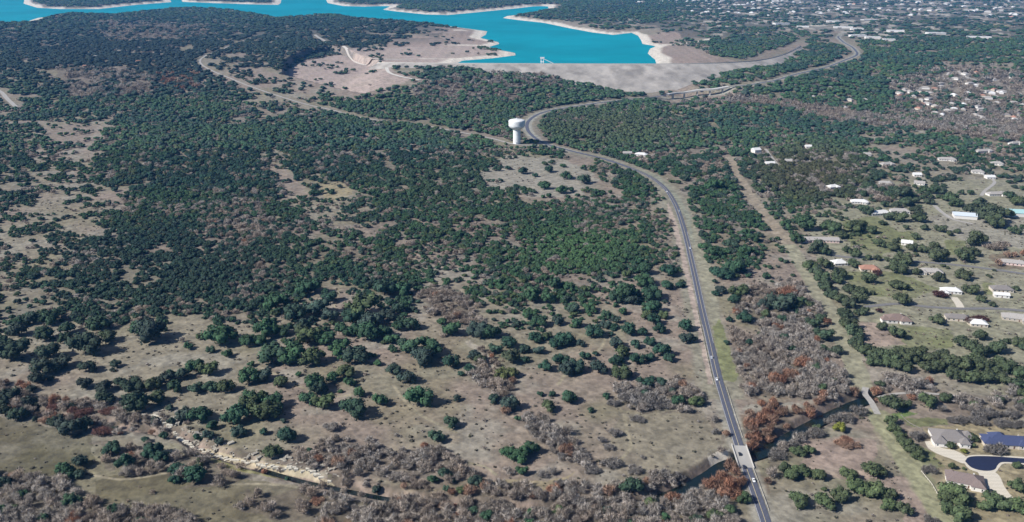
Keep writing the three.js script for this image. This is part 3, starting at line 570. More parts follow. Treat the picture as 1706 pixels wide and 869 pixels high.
set(E, 430, 430, [[90, 640, 200], [230, 640, 180], [360, 660, 170], [50, 780, 110], [150, 820, 110], [370, 830, 150], [490, 790, 90], [580, 750, 120], [600, 820, 80], [270, 765, 40], [540, 600, 140], [640, 650, 170], [1010, 590, 130], [1110, 560, 120], [1090, 660, 150], [1150, 610, 130], [790, 690, 60], [895, 735, 100], [990, 790, 130], [1265, 690, 110], [1335, 760, 50], [1390, 730, 70], [730, 500, 180], [640, 480, 120], [560, 480, 120], [880, 540, 100], [950, 560, 80], [820, 490, 120], [330, 520, 180], [450, 540, 130], [180, 480, 100], [60, 480, 160], [20, 540, 100], [300, 460, 120], [690, 340, 220], [620, 390, 140], [850, 380, 120], [920, 340, 100], [1000, 440, 120], [930, 450, 90], [740, 420, 140], [1280, 480, 120], [1210, 420, 70], [950, 210, 130], [830, 210, 160], [1650, 560, 110], [1660, 660, 120], [1600, 760, 100], [1670, 760, 90], [1560, 600, 90], [1450, 480, 140], [1530, 490, 130], [1420, 640, 90], [1460, 670, 90], [480, 260, 110], [400, 340, 150], [240, 370, 160], [330, 200, 150], [470, 390, 120], [120, 300, 150]]);
set(E, 860, 430, [[120, 530, 110], [200, 510, 80], [60, 600, 100], [60, 670, 70], [150, 610, 90], [190, 720, 110], [290, 670, 120], [330, 740, 150], [400, 720, 130], [540, 730, 140], [450, 650, 90], [520, 630, 50], [420, 565, 70], [510, 490, 150], [310, 540, 170], [250, 570, 100], [590, 440, 90], [660, 410, 70], [700, 355, 80], [740, 480, 130], [830, 490, 90], [650, 560, 110], [780, 570, 90], [880, 550, 90], [700, 630, 130], [660, 680, 110], [790, 670, 110], [880, 655, 80], [960, 610, 140], [1000, 660, 90], [690, 760, 140], [740, 760, 70], [860, 820, 130], [950, 820, 110], [940, 470, 110], [1110, 450, 130], [1120, 530, 120], [1160, 540, 70], [900, 330, 130], [900, 410, 120], [970, 380, 80], [860, 380, 100], [890, 240, 150], [700, 240, 200], [760, 280, 120], [660, 270, 120], [840, 150, 140], [730, 110, 90], [840, 75, 140], [990, 180, 110], [1070, 180, 70], [1000, 90, 130], [1340, 210, 90], [1310, 235, 60], [1470, 220, 140], [1430, 275, 110], [1360, 110, 140], [1300, 90, 100], [1440, 70, 160], [1500, 400, 130], [1400, 405, 60], [1640, 120, 70], [1620, 310, 120], [1640, 370, 80], [1385, 555, 50], [450, 210, 90], [360, 200, 110], [250, 180, 120], [100, 260, 150], [200, 270, 120], [80, 370, 120], [150, 420, 130], [270, 420, 100], [400, 430, 100], [480, 330, 90], [380, 340, 100], [600, 380, 100]]);
set(E, 1276, 430, [[380, 45, 100], [290, 60, 100], [330, 100, 100], [370, 140, 100], [390, 190, 110], [430, 240, 90], [490, 270, 100], [540, 305, 100], [510, 370, 110], [530, 440, 120], [570, 500, 120], [590, 560, 110], [600, 590, 90], [570, 40, 80], [480, 110, 100], [460, 145, 80], [665, 140, 100], [550, 210, 90], [620, 225, 80], [700, 230, 40], [600, 270, 110], [850, 180, 100], [895, 190, 80], [890, 280, 110], [1130, 130, 100], [1290, 115, 110], [990, 95, 60], [870, 70, 120], [920, 25, 100], [640, 355, 70], [590, 360, 50], [765, 455, 70], [850, 500, 110], [1120, 410, 100], [1400, 510, 100], [1280, 550, 120], [1340, 590, 110], [1410, 620, 110], [1350, 215, 100], [1410, 270, 70], [1485, 305, 50], [1640, 200, 50], [1520, 600, 110], [1580, 550, 50], [1660, 560, 100], [1690, 590, 60]]);
set(E, 1276, 430, [[660, 620, 120], [740, 640, 120], [810, 650, 120], [880, 620, 110], [940, 660, 120], [1000, 630, 120], [1080, 660, 110], [1150, 640, 110], [1220, 690, 140], [1300, 700, 140], [1380, 690, 140], [1450, 720, 140], [1530, 700, 130], [1600, 730, 130], [1680, 760, 120], [1120, 720, 110], [900, 720, 110], [820, 690, 110], [1240, 770, 120], [1340, 790, 120], [1440, 790, 120], [1550, 800, 110], [1650, 830, 110], [700, 680, 110], [1050, 720, 110], [100, 310, 170], [190, 310, 110], [290, 310, 60], [240, 280, 70], [360, 395, 80], [310, 430, 100], [380, 510, 120], [460, 610, 90], [110, 400, 70], [20, 310, 70]]);
set(E, 0, 649, [[120, 170, 130], [40, 150, 120], [460, 260, 160], [560, 240, 120], [370, 220, 110], [740, 390, 130], [830, 490, 130], [1010, 410, 130], [1060, 450, 110], [440, 540, 140], [530, 480, 110], [520, 560, 90], [1170, 530, 130], [1290, 570, 150], [30, 620, 110], [900, 100, 180], [1040, 60, 130], [1120, 120, 60], [1220, 170, 110], [1320, 170, 150], [1130, 210, 60], [1400, 240, 80], [1370, 300, 80], [1300, 300, 60], [1450, 340, 60], [1570, 280, 110], [1560, 180, 170], [1640, 110, 150], [1660, 60, 140], [480, 730, 120], [150, 690, 80], [960, 330, 60], [1020, 200, 60], [200, 60, 140], [60, 60, 150], [700, 60, 130]]);
set(E, 430, 649, [[340, 70, 130], [440, 90, 140], [640, 130, 170], [1060, 60, 170], [800, 80, 100], [670, 25, 90], [1270, 225, 110], [1170, 315, 110], [200, 310, 140], [100, 410, 120], [1310, 60, 60], [60, 150, 180], [110, 90, 150], [30, 40, 90], [390, 0, 120], [40, 280, 60], [1230, 560, 100], [1150, 590, 80], [1430, 610, 110], [1660, 420, 120], [170, 205, 40], [1650, 100, 140], [1550, 60, 90]]);
set(E, 860, 649, [[90, 390, 140], [30, 440, 140], [40, 540, 90], [345, 55, 140], [215, 115, 120], [490, 135, 60], [1060, 80, 120], [1180, 80, 130], [760, 640, 160], [810, 640, 80], [160, 30, 60], [240, 30, 60], [590, 45, 70], [1300, 830, 130], [1400, 790, 110], [1500, 720, 110], [1180, 855, 100], [10, 190, 60]]);
set(E, 1276, 649, [[210, 410, 100], [280, 400, 80], [120, 520, 100], [160, 560, 110], [230, 540, 110], [340, 560, 110], [540, 570, 130], [700, 530, 160], [600, 650, 150], [490, 700, 120], [380, 740, 150], [220, 730, 130], [710, 670, 140], [800, 690, 120], [810, 760, 110], [900, 790, 110], [380, 655, 40], [820, 90, 150], [920, 100, 80], [1060, 80, 130], [1180, 60, 90], [820, 210, 90], [840, 260, 80], [880, 310, 90], [920, 350, 100], [970, 400, 110], [990, 440, 80], [1350, 320, 80], [1360, 370, 40], [1210, 370, 60], [1240, 690, 190], [1170, 710, 110], [1310, 720, 100], [1500, 740, 140], [1560, 760, 130], [1660, 780, 130], [1440, 770, 100], [1640, 640, 110], [1690, 660, 60], [1280, 820, 150], [1200, 790, 110], [1650, 500, 60], [1300, 520, 30], [1220, 505, 60]]);
set(E, 1276, 649, [[1300, 405, 50], [480, 250, 90]], 0.9, [0.14, 0.15, 0.02]);
set(E, 1276, 220, [[250, 610, 150], [130, 615, 80], [200, 710, 90], [340, 770, 120], [380, 790, 80], [450, 640, 100], [490, 680, 80], [410, 620, 100], [570, 635, 110], [620, 615, 90], [695, 650, 75], [655, 520, 90], [775, 480, 55], [850, 490, 80], [920, 465, 90], [985, 455, 60], [985, 520, 90], [1000, 570, 100], [920, 630, 45], [980, 690, 60], [750, 740, 80], [830, 760, 100], [855, 720, 45], [960, 765, 80], [1030, 775, 80], [1100, 750, 75], [1130, 820, 130], [1290, 825, 120], [1350, 790, 100], [1380, 715, 130], [530, 780, 60], [600, 810, 70], [670, 825, 55], [730, 830, 60], [795, 840, 40], [900, 840, 110], [1070, 460, 65], [1150, 640, 75], [1255, 655, 50], [1205, 670, 50], [1040, 630, 60], [1630, 650, 80], [1340, 400, 50], [1280, 400, 45], [1210, 440, 90], [1250, 470, 90], [1340, 520, 110], [1400, 470, 90], [1460, 560, 170], [1560, 540, 110], [1500, 600, 120], [1650, 460, 100], [1600, 420, 80], [900, 410, 120], [860, 390, 70], [1040, 390, 60], [1100, 390, 70], [1160, 395, 60], [975, 360, 40], [820, 560, 90], [890, 570, 90], [760, 600, 50], [740, 515, 50]]);
set(E, 860, 220, [[45, 260, 80], [125, 285, 45], [215, 250, 80], [185, 355, 100], [45, 375, 60], [300, 385, 100], [360, 380, 50], [330, 290, 90], [440, 320, 100], [1160, 420, 90], [1300, 360, 130], [1100, 310, 60], [1500, 790, 120], [1250, 760, 110], [1300, 800, 120], [1420, 740, 110], [1560, 700, 110]]);
set(B, 430, 649, [[480, 240, 110], [730, 330, 70], [850, 410, 90], [490, 770, 130], [1650, 540, 70], [420, 345, 60], [910, 300, 40], [500, 440, 90], [580, 460, 90], [1080, 420, 60], [1140, 430, 50], [1000, 470, 120], [1090, 500, 120], [960, 560, 130], [1040, 610, 110]], 0.9);
set(B, 860, 649, [[640, 80, 90], [740, 40, 130], [850, 70, 190], [960, 90, 100], [800, 190, 90], [650, 280, 90], [300, 440, 70], [450, 440, 70], [230, 540, 70], [170, 560, 70], [500, 520, 90], [620, 470, 130], [770, 520, 100], [830, 445, 40], [600, 370, 80], [560, 330, 60], [1070, 560, 90], [290, 610, 80], [1310, 200, 60], [1310, 280, 60]], 0.9, [0.38, 0.35, 0.325]);
set(B, 1276, 649, [[1240, 200, 90], [1300, 190, 90], [1360, 200, 90], [1420, 210, 80], [1560, 220, 110], [1620, 220, 90], [1680, 230, 90], [1160, 130, 70], [1000, 300, 110], [1500, 385, 130], [1470, 150, 110], [1070, 525, 90], [1080, 850, 90], [1400, 160, 110], [1600, 150, 110], [1680, 120, 90], [600, 130, 110], [520, 180, 110], [440, 170, 110], [240, 290, 110], [330, 280, 100], [160, 350, 110], [60, 420, 120]], 1, [0.31, 0.285, 0.26]);
set(B, 1276, 220, [[700, 400, 110], [760, 430, 110], [640, 380, 90], [1500, 745, 120], [1560, 730, 80], [780, 350, 90], [870, 300, 80]], 0.8);
set(RU, 1276, 430, [[130, 210, 120], [230, 680, 120], [160, 760, 120], [60, 790, 130]], 1);
set(RU, 1276, 430, [[1150, 230, 100], [1370, 400, 110], [1420, 390, 80], [740, 345, 50], [730, 100, 70]], 0.8, [0.13, 0.06, 0.055]);
set(RU, 1276, 649, [[540, 330, 150]], 0.6); set(RU, 860, 649, [[1040, 660, 110], [1560, 300, 100], [1660, 270, 90], [1450, 590, 120], [1380, 290, 60]], 0.9);
set(RU, 430, 649, [[1250, 720, 140], [390, 720, 90]], 0.5); set(RU, 0, 649, [[690, 260, 120], [450, 140, 120], [560, 140, 100], [720, 130, 110], [330, 110, 100]], 0.8, [0.26, 0.14, 0.115]);
for (const s of spotted) plant(s.kind, s.x, s.z, s.w * 1.16, s.tallness * (0.9 + 0.25 * R1()), s.color, 'own');

// the woods between: one tree to a cell of the land, kept where the photograph shows cover
const blocks = new Map(), CELL = 40;              // lookup of what is already standing
const hold = (x, z, r) => { const k = Math.floor(x / CELL) + ',' + Math.floor(z / CELL); if (!blocks.has(k)) blocks.set(k, []); blocks.get(k).push([x, z, r]); };
function occupied(x, z, r) {
  const i = Math.floor(x / CELL), j = Math.floor(z / CELL);
  for (let a = -1; a < 2; a++) for (let b = -1; b < 2; b++) for (const q of blocks.get((i + a) + ',' + (j + b)) ?? []) if (Math.hypot(q[0] - x, q[1] - z) < q[2] + r) return true;
  return false;
}
for (const p of plants) hold(p.x, p.z, p.w * 0.3);
const keepOut = [];                               // houses, yards and drives: filled before the scatter runs
const bluff = polygon(worldLine([[330, 742], [420, 765], [520, 780], [520, 772], [420, 750], [300, 715], [255, 690], [240, 695]]));
function scatter() {
  const R = rng(77);
  for (let d = 500; d < 9900;) {
    const step = d < 1500 ? 7.6 : d < 2600 ? 11 : d < 4200 ? 17 : 26, W = 0.64 * d + 40;
    for (let x = -W; x < W; x += step) {
      const px = x + (R() - 0.5) * step * 0.9, pz = -d + (R() - 0.5) * step * 0.9, pick = R(), size = R();
      const [u, v] = project(px, 0, pz);
      if (u < -60 || u > 1766 || v < -30) continue;
      const m = nearLine(main, px, pz, 40), clear = d > 2100 ? 30 : d > 1500 ? 20 : d > 760 ? (px < roadLine[0][0] ? 15 : 16) : 9;
      const lane = d > 760 && m < 40 && px > roadLine.reduce((b, q) => (Math.abs(q[1] - pz) < Math.abs(b[1] - pz) ? q : b), roadLine[0])[0] && d < 1700 ? 22 : clear;
      if (m < lane || nearLine(park, px, pz, 26) < (d > 1900 ? 19 : 9) || nearLine(side, px, pz, 30) < 20 || nearLine(strip2, px, pz, 20) < 12 || nearLine(strip, px, pz, 16) < (d > 1300 ? 11 : 10) || tracks.some((t) => nearLine(t, px, pz, 30) < 22)) continue;
      if (keepOut.some((g) => inside(g, px, pz)) || inside(bluff, px, pz) || nearLine(river, px, pz, 14) < riverWidth(px) * 0.5 + (px > 90 ? 2.5 : 0.5)) continue;
      let done = false;
      const y = base(px, pz), [u2, v2] = project(px, y, pz);
      for (const t of thickets) if (!done && inside(t.g, px + 34 * (fbm(px / 24, pz / 24, 181, 2) - 0.5), pz + 34 * (fbm(px / 24 + 50, pz / 24, 183, 2) - 0.5)) && pick < t.share * (0.75 + 1.1 * fbm(px / 30, pz / 30, 121))) {
        const w = (7.5 + 6 * size) * (d > 2600 ? 1.9 : d > 1500 ? 1.35 : 1);
        if (!occupied(px, pz, w * 0.15)) plant(t.kind === 'bare' && d < 1500 && R() < 0.05 ? 'rust' : R() < 0.05 ? 'evergreen' : t.kind, px, pz, w, (t.kind === 'rust' ? 1.15 : 1) * (0.85 + 0.4 * R()));
        done = true;
      }
      const creek = nearLine(river, px, pz, 24);
      if (!done && creek < 20 && px < 90 && pick < (px > -345 && px < -95 ? 0.14 : 0.75)) {
        const w = 6 + 5 * size;
        if (!occupied(px, pz, w * 0.12)) plant(R() < 0.14 ? 'evergreen' : R() < 0.3 ? 'rust' : 'bare', px, pz, w, 0.9 + 0.4 * R());
        done = true;
      }
      if (done) continue;
      if (d > DAMZ - 300) {
        const [cu, cv] = project(px, base(px, pz), pz);
        if (d > DAMZ - 300 && cu > 620 && cu < 1345 && cv < 160 && inside(damArea, px, pz)) continue;
        if (d > DAMZ + 40) { const s = shore(px, pz); if (s < (d > 4300 ? 60 + 70 * fbm(px / 200, pz / 200, 131) : 24)) continue; }
      }
      let c = cover(u2, v2), in0 = false;
      for (const q of openGround) if (inside(q, px + 20 * (fbm(px / 30, pz / 30, 7) - 0.5), pz)) in0 = true;
      if (in0) c = Math.min(c, 0.06);
      const f = fbm(px / (d > 2600 ? 60 : 27), pz / (d > 2600 ? 60 : 27), 141, 2), f2 = 0.5 * f + 0.28 * fbm(px / 120, pz / 120, 151, 2) + 0.22 * pick;
      if (c > 0.02 && f2 < lerp(0.3, 0.685, c)) {
        const w = (d < 1500 ? 6.2 + 5.6 * size : d < 2600 ? 10 + 6 * size : d < 4200 ? 15 + 9 * size : 22 + 15 * size) * (c > 0.6 ? 1.08 : 0.92);
        const grey = R() < (d > 2600 ? 0.12 : 0.2) * smooth(0.4, 0.7, fbm(px / 55, pz / 55, 161)) * 2;
        if (!occupied(px, pz, w * 0.12)) plant(grey ? 'bare' : 'evergreen', px, pz, grey ? w * 0.9 : w, (d > 4200 ? 0.34 : d > 2600 ? 0.55 : 0.8) + 0.3 * R());
      } else if (d < 1900 && pick < 0.5 * smooth(0.35, 0.6, fbm(px / 26, pz / 26, 171)) && v2 > 250) plant(R() < 0.3 ? 'bare' : 'scrub', px, pz, 1.6 + 2.6 * size * size + (R() < 0.12 ? 2 : 0), 0.8);
    }
    d += step * (d > 2600 ? 1.1 : 0.95);
  }
}
const damArea = polygon(worldLine([[640, 110], [760, 113], [862, 118], [960, 134], [1062, 160], [1118, 142], [1180, 125], [1238, 117], [1290, 108], [1322, 94], [1345, 78], [1340, 60], [1300, 80], [1240, 100], [1160, 90], [1000, 90], [860, 92], [640, 100]]));
const openGround = zones.filter((q, i) => [0, 1, 2, 4, 5, 6, 7, 8].includes(i)).map((q) => q.g);

// ---------------------------------------------------------------- houses
const roofMats = {
  grey: M(0.21, 0.19, 0.18, 0.9, { map: rep(roofGrain, 1 / 6) }), brown: M(0.2, 0.145, 0.125, 0.9, { map: rep(roofGrain, 1 / 6) }), mauve: M(0.2, 0.155, 0.142, 0.9, { map: rep(roofGrain, 1 / 6) }), navy: M(0.05, 0.065, 0.14, 0.7, { map: rep(roofGrain, 1 / 6) }),
  clay: M(0.36, 0.19, 0.135, 0.9, { map: rep(roofGrain, 1 / 6) }), pale: M(0.36, 0.335, 0.31, 0.85, { map: rep(roofGrain, 1 / 8) }), white: M(0.58, 0.57, 0.55, 0.7), teal: M(0.32, 0.5, 0.5, 0.5), steel: M(0.5, 0.55, 0.6, 0.5),
};
const wallMats = { cream: M(0.50, 0.44, 0.36, 0.9), white: M(0.62, 0.59, 0.55, 0.9), stone: M(0.46, 0.4, 0.33, 0.95, { map: rep(concreteGrain, 1 / 3) }), pink: M(0.6, 0.45, 0.4, 0.9) };
const glass = M(0.02, 0.025, 0.03, 0.12), doorMat = M(0.13, 0.07, 0.045, 0.6), garageMat = M(0.66, 0.63, 0.58, 0.7), trimMat = M(0.7, 0.68, 0.64, 0.7);
function roofShape(w, d, rise, hip, eave = 0.7) { // hip or gable roof whose eaves lie at y = 0
  const a = w / 2 + eave, b = d / 2 + eave, r = hip ? Math.max(0, a - b) : a, y = rise, P = [[-a, 0, b], [a, 0, b], [a, 0, -b], [-a, 0, -b], [-r, y, 0], [r, y, 0]];
  const t = [[0, 1, 5], [0, 5, 4], [1, 2, 5], [2, 3, 4], [2, 4, 5], [3, 0, 4], [0, 3, 2], [0, 2, 1]], pos = [], uv = [];
  for (const f of t) for (const i of f) { pos.push(...P[i]); uv.push(P[i][0], P[i][2] + P[i][1]); }
  const g = new THREE.BufferGeometry(); g.setAttribute('position', new THREE.Float32BufferAttribute(pos, 3)); g.setAttribute('uv', new THREE.Float32BufferAttribute(uv, 2)); g.computeVertexNormals();
  return g;
}
const boxAt = (w, h, d, x, y, z) => { const g = new THREE.BoxGeometry(w, h, d); g.translate(x, y, z); return g; };
function house(name, { w, d, h = 3.4, rise = 3.2, hip = true, roof, wall, wings = [], plain }) {
  const o = new THREE.Group(); o.name = numbered(name);
  const blocks = [{ x: 0, z: 0, w, d, h, rise, hip }, ...wings.map((q) => ({ h, rise: rise * 0.85, hip, ...q }))];
  blocks.forEach((q, k) => {
    const wl = put(boxAt(q.w, q.h + 2, q.d, q.x, q.h / 2 - 1, q.z), wallMats[wall], 'wall', o), g = roofShape(q.w, q.d, q.rise, q.hip);
    if (q.turn) g.rotateY(q.turn);
    g.translate(q.x, q.h + 0.003 * k, q.z);
    const rf = put(g, roofMats[roof], 'roof', o);
    if (plain) return;
    const n = Math.max(2, Math.floor(q.w / 4.5));
    for (const s of [-1, 1]) for (let i = 0; i < n; i++) {
      if (k === 0 && s > 0 && i === Math.floor(n / 2)) continue;
      const x = q.x + (i + 0.5) / n * q.w - q.w / 2, z = q.z + s * (q.d / 2 + 0.02);
      const f = put(boxAt(1.9, 1.7, 0.12, x, q.h * 0.52, z), trimMat, 'window', o);
      put(boxAt(1.6, 1.4, 0.12, x, q.h * 0.52, z + s * 0.03), glass, 'pane', f);
    }
    if (k === 0) put(boxAt(0.9, 2.2, 0.9, q.x + q.w * 0.22, q.h + q.rise * 0.75, q.z - q.d * 0.12), wallMats[wall], 'chimney', rf);
    else put(boxAt(Math.min(4.8, q.w * 0.5), 2.5, 0.14, q.x, 1.25, q.z + q.d / 2 + 0.05), garageMat, 'garage_door', o);
  });
  if (!plain) put(boxAt(1.2, 2.3, 0.14, (Math.floor(Math.max(2, Math.floor(w / 4.5)) / 2) + 0.5) / Math.max(2, Math.floor(w / 4.5)) * w - w / 2, 1.15, d / 2 + 0.06), doorMat, 'door', o);
  return o;
}
function stand(o, u, v, turn = 0, pad = 3) {      // sets a building on the land where the photograph shows it and keeps its plot clear
  const [x, z] = ground(u, v);
  o.position.set(x, base(x, z) + 0.3, z); o.rotation.y = turn; scene.add(o);
  const b = new THREE.Box3().setFromObject(o), reach = lerp(9, 45, smooth(1200, 4500, -z) * (pad > 1 ? 1 : 0.35));
  keepOut.push(polygon([[b.min.x - pad, b.min.z - pad - 2], [b.max.x + pad, b.min.z - pad - 2], [b.max.x + pad, b.max.z + pad + reach], [b.min.x - pad, b.max.z + pad + reach]]));
  return o;
}
const D = Math.PI / 180;
tag(stand(house('house', { w: 29, d: 21, h: 3.6, rise: 5.6, roof: 'grey', wall: 'white', wings: [{ x: -11, z: 10, w: 11, d: 11 }, { x: 9, z: 11, w: 8, d: 7 }, { x: 15, z: -2, w: 9, d: 10 }] }), 1580, 731, -8 * D), 'large house with a wide grey hipped roof beside the curved drive', 'house');
tag(stand(house('house', { w: 40, d: 17, h: 3.4, rise: 4.8, roof: 'navy', wall: 'cream', wings: [{ x: -6, z: -6, w: 13, d: 12, rise: 4.6 }, { x: -17, z: 3, w: 9, d: 9 }, { x: 12, z: 5, w: 12, d: 8 }] }), 1677, 739, -7 * D), 'long house with a dark navy roof above the blue cul-de-sac', 'house');
tag(stand(house('house', { w: 27, d: 17, h: 3.5, rise: 4.8, roof: 'mauve', wall: 'white', wings: [{ x: 9, z: 6.5, w: 10, d: 9 }, { x: -10, z: -3, w: 8, d: 9 }] }), 1606, 803, -22 * D), 'house with a mauve brown roof half behind a big dark tree', 'house');
tag(stand(house('house', { w: 24, d: 17, h: 3.6, rise: 5.2, roof: 'brown', wall: 'white', wings: [{ x: 8, z: 6, w: 12, d: 10 }, { x: -14, z: 4, w: 8, d: 8 }] }), 1492, 534, -4 * D), 'house with a large brown hip roof above the thick tree belt', 'house');
tag(stand(house('house', { w: 26, d: 12, rise: 3.6, roof: 'grey', wall: 'cream', wings: [{ x: 15, z: 9, w: 13, d: 10 }] }), 1594, 532, -12 * D), 'long grey roofed house with pale walls right of the brown roofed one', 'house');
tag(stand(house('house', { w: 18, d: 13, rise: 3.6, roof: 'white', wall: 'cream' }), 1628, 541, -10 * D), 'white roofed house at the right end of the long grey one', 'house');
tag(stand(house('house', { w: 24, d: 14, rise: 4.4, roof: 'clay', wall: 'cream', wings: [{ x: 6, z: 8, w: 9, d: 9 }] }), 1447, 450, -6 * D), 'house with an orange clay roof among the upper lawns', 'house');
tag(stand(house('house', { w: 19, d: 14, rise: 4, roof: 'white', wall: 'white' }), 1397, 440, 8 * D), 'square white roofed house left of the orange roofed one', 'house');
tag(stand(house('house', { w: 27, d: 13, rise: 4, roof: 'pale', wall: 'cream', wings: [{ x: -12, z: 6, w: 9, d: 9 }] }), 1551, 455, -14 * D), 'pale grey roofed house behind two round dark trees', 'house');
tag(stand(house('house', { w: 23, d: 12, rise: 3.6, roof: 'white', wall: 'white', wings: [{ x: -10, z: 9, w: 9, d: 9 }] }), 1583, 487, -10 * D), 'white roofed house behind the dark red tree', 'house');
tag(stand(house('house', { w: 25, d: 14, rise: 4, roof: 'grey', wall: 'cream' }), 1667, 484, -8 * D), 'grey roofed house near the right edge with a lawn before it', 'house');
tag(stand(house('house', { w: 17, d: 9, rise: 2.4, roof: 'white', wall: 'white', hip: false }), 1667, 494, -14 * D, 1), 'low white shed just below the grey roofed house', 'house');
tag(stand(house('house', { w: 30, d: 14, rise: 4, roof: 'pale', wall: 'stone', wings: [{ x: 10, z: 9, w: 10, d: 8 }] }), 1692, 532, -22 * D), 'pale roofed house cut by the right edge of the view', 'house');
tag(stand(house('house', { w: 34, d: 12, rise: 3.4, roof: 'pale', wall: 'pink' }), 1686, 440, -20 * D), 'long low house with pinkish walls at the right edge', 'house');
tag(stand(house('house', { w: 52, d: 13, h: 3.6, rise: 3.4, hip: false, roof: 'pale', wall: 'pink', wings: [{ x: -26, z: 2, w: 16, d: 14 }] }), 1366, 402, -5 * D), 'long pale roofed row house right of the pipeline strip', 'house');
tag(stand(house('house', { w: 34, d: 13, rise: 4, roof: 'white', wall: 'white' }), 1464, 357, 12 * D), 'white house behind dark trees, left of a pair', 'house');
tag(stand(house('house', { w: 30, d: 12, rise: 4, roof: 'pale', wall: 'white' }), 1498, 354, -10 * D), 'white house behind dark trees, right of a pair', 'house');
tag(stand(house('barn', { w: 34, d: 22, h: 5, rise: 3.6, hip: false, roof: 'steel', wall: 'white', plain: true }), 1606, 362, -16 * D), 'pale blue metal roofed barn left of the clump of dark trees', 'barn');
tag(stand(house('barn', { w: 46, d: 26, h: 6, rise: 3.8, hip: false, roof: 'teal', wall: 'white', plain: true }), 1697, 358, -10 * D), 'large teal metal roofed barn at the right edge', 'barn');
tag(stand(house('barn', { w: 16, d: 16, h: 7, rise: 4, hip: false, roof: 'white', wall: 'white', plain: true }), 1259, 254, 20 * D), 'bright white barn at the head of the pipeline strip', 'barn');
const smallOnes = [[1346, 246, 13, 'white', 'bright white house standing alone in the upper woods'], [1387, 313, 22, 'white', 'small white roofed house in the olive woods'], [1477, 275, 28, 'pale', 'pale roofed house in the middle of the far right woods'], [1444, 259, 14, 'pale', 'small pale house left of the far woodland clearing'], [1638, 253, 40, 'pale', 'long low pale roof in the far right woods'], [1577, 267, 34, 'pale', 'pale grey house beside a clearing in the far right woods'], [1431, 338, 28, 'white', 'white house at the edge of the grey leafless trees'],
  [1510, 407, 15, 'white', 'small cream shed on the green lawn'], [1527, 293, 14, 'white', 'white house at the top of the open paddocks'], [1531, 307, 18, 'pale', 'pale shed below the white house by the paddocks'], [1648, 297, 16, 'white', 'white house among trees near the upper right drive'], [1628, 288, 22, 'pale', 'pale house at the upper end of the right drive'], [1660, 325, 36, 'pale', 'pale house beside the sandy drive at right'], [1313, 270, 14, 'pale', 'little pale house beside the narrow woodland lane'],
  [1282, 274, 18, 'white', 'white house left of the olive woods'], [1068, 259, 26, 'white', 'pale house in a clearing right of the bending road'], [1045, 257, 18, 'pale', 'small pale house left of its clearing above the road'], [1475, 307, 24, 'pale', 'pale house by the leafless grey trees'], [1690, 240, 30, 'pale', 'long pale house at the far right edge'], [1660, 274, 22, 'pale', 'grey house in the far right woods']];
for (const [u, v, w, roof, label] of smallOnes) tag(stand(house('house', { w, d: Math.min(13, w * 0.7 + 2), rise: 3.4, roof, wall: 'white', hip: w > 20, wings: w > 20 ? [{ x: w * 0.25, z: 6, w: 8, d: 7 }] : [] }), u, v, (hash(u, v, 1) - 0.5) * 0.9, 2), label, 'house');
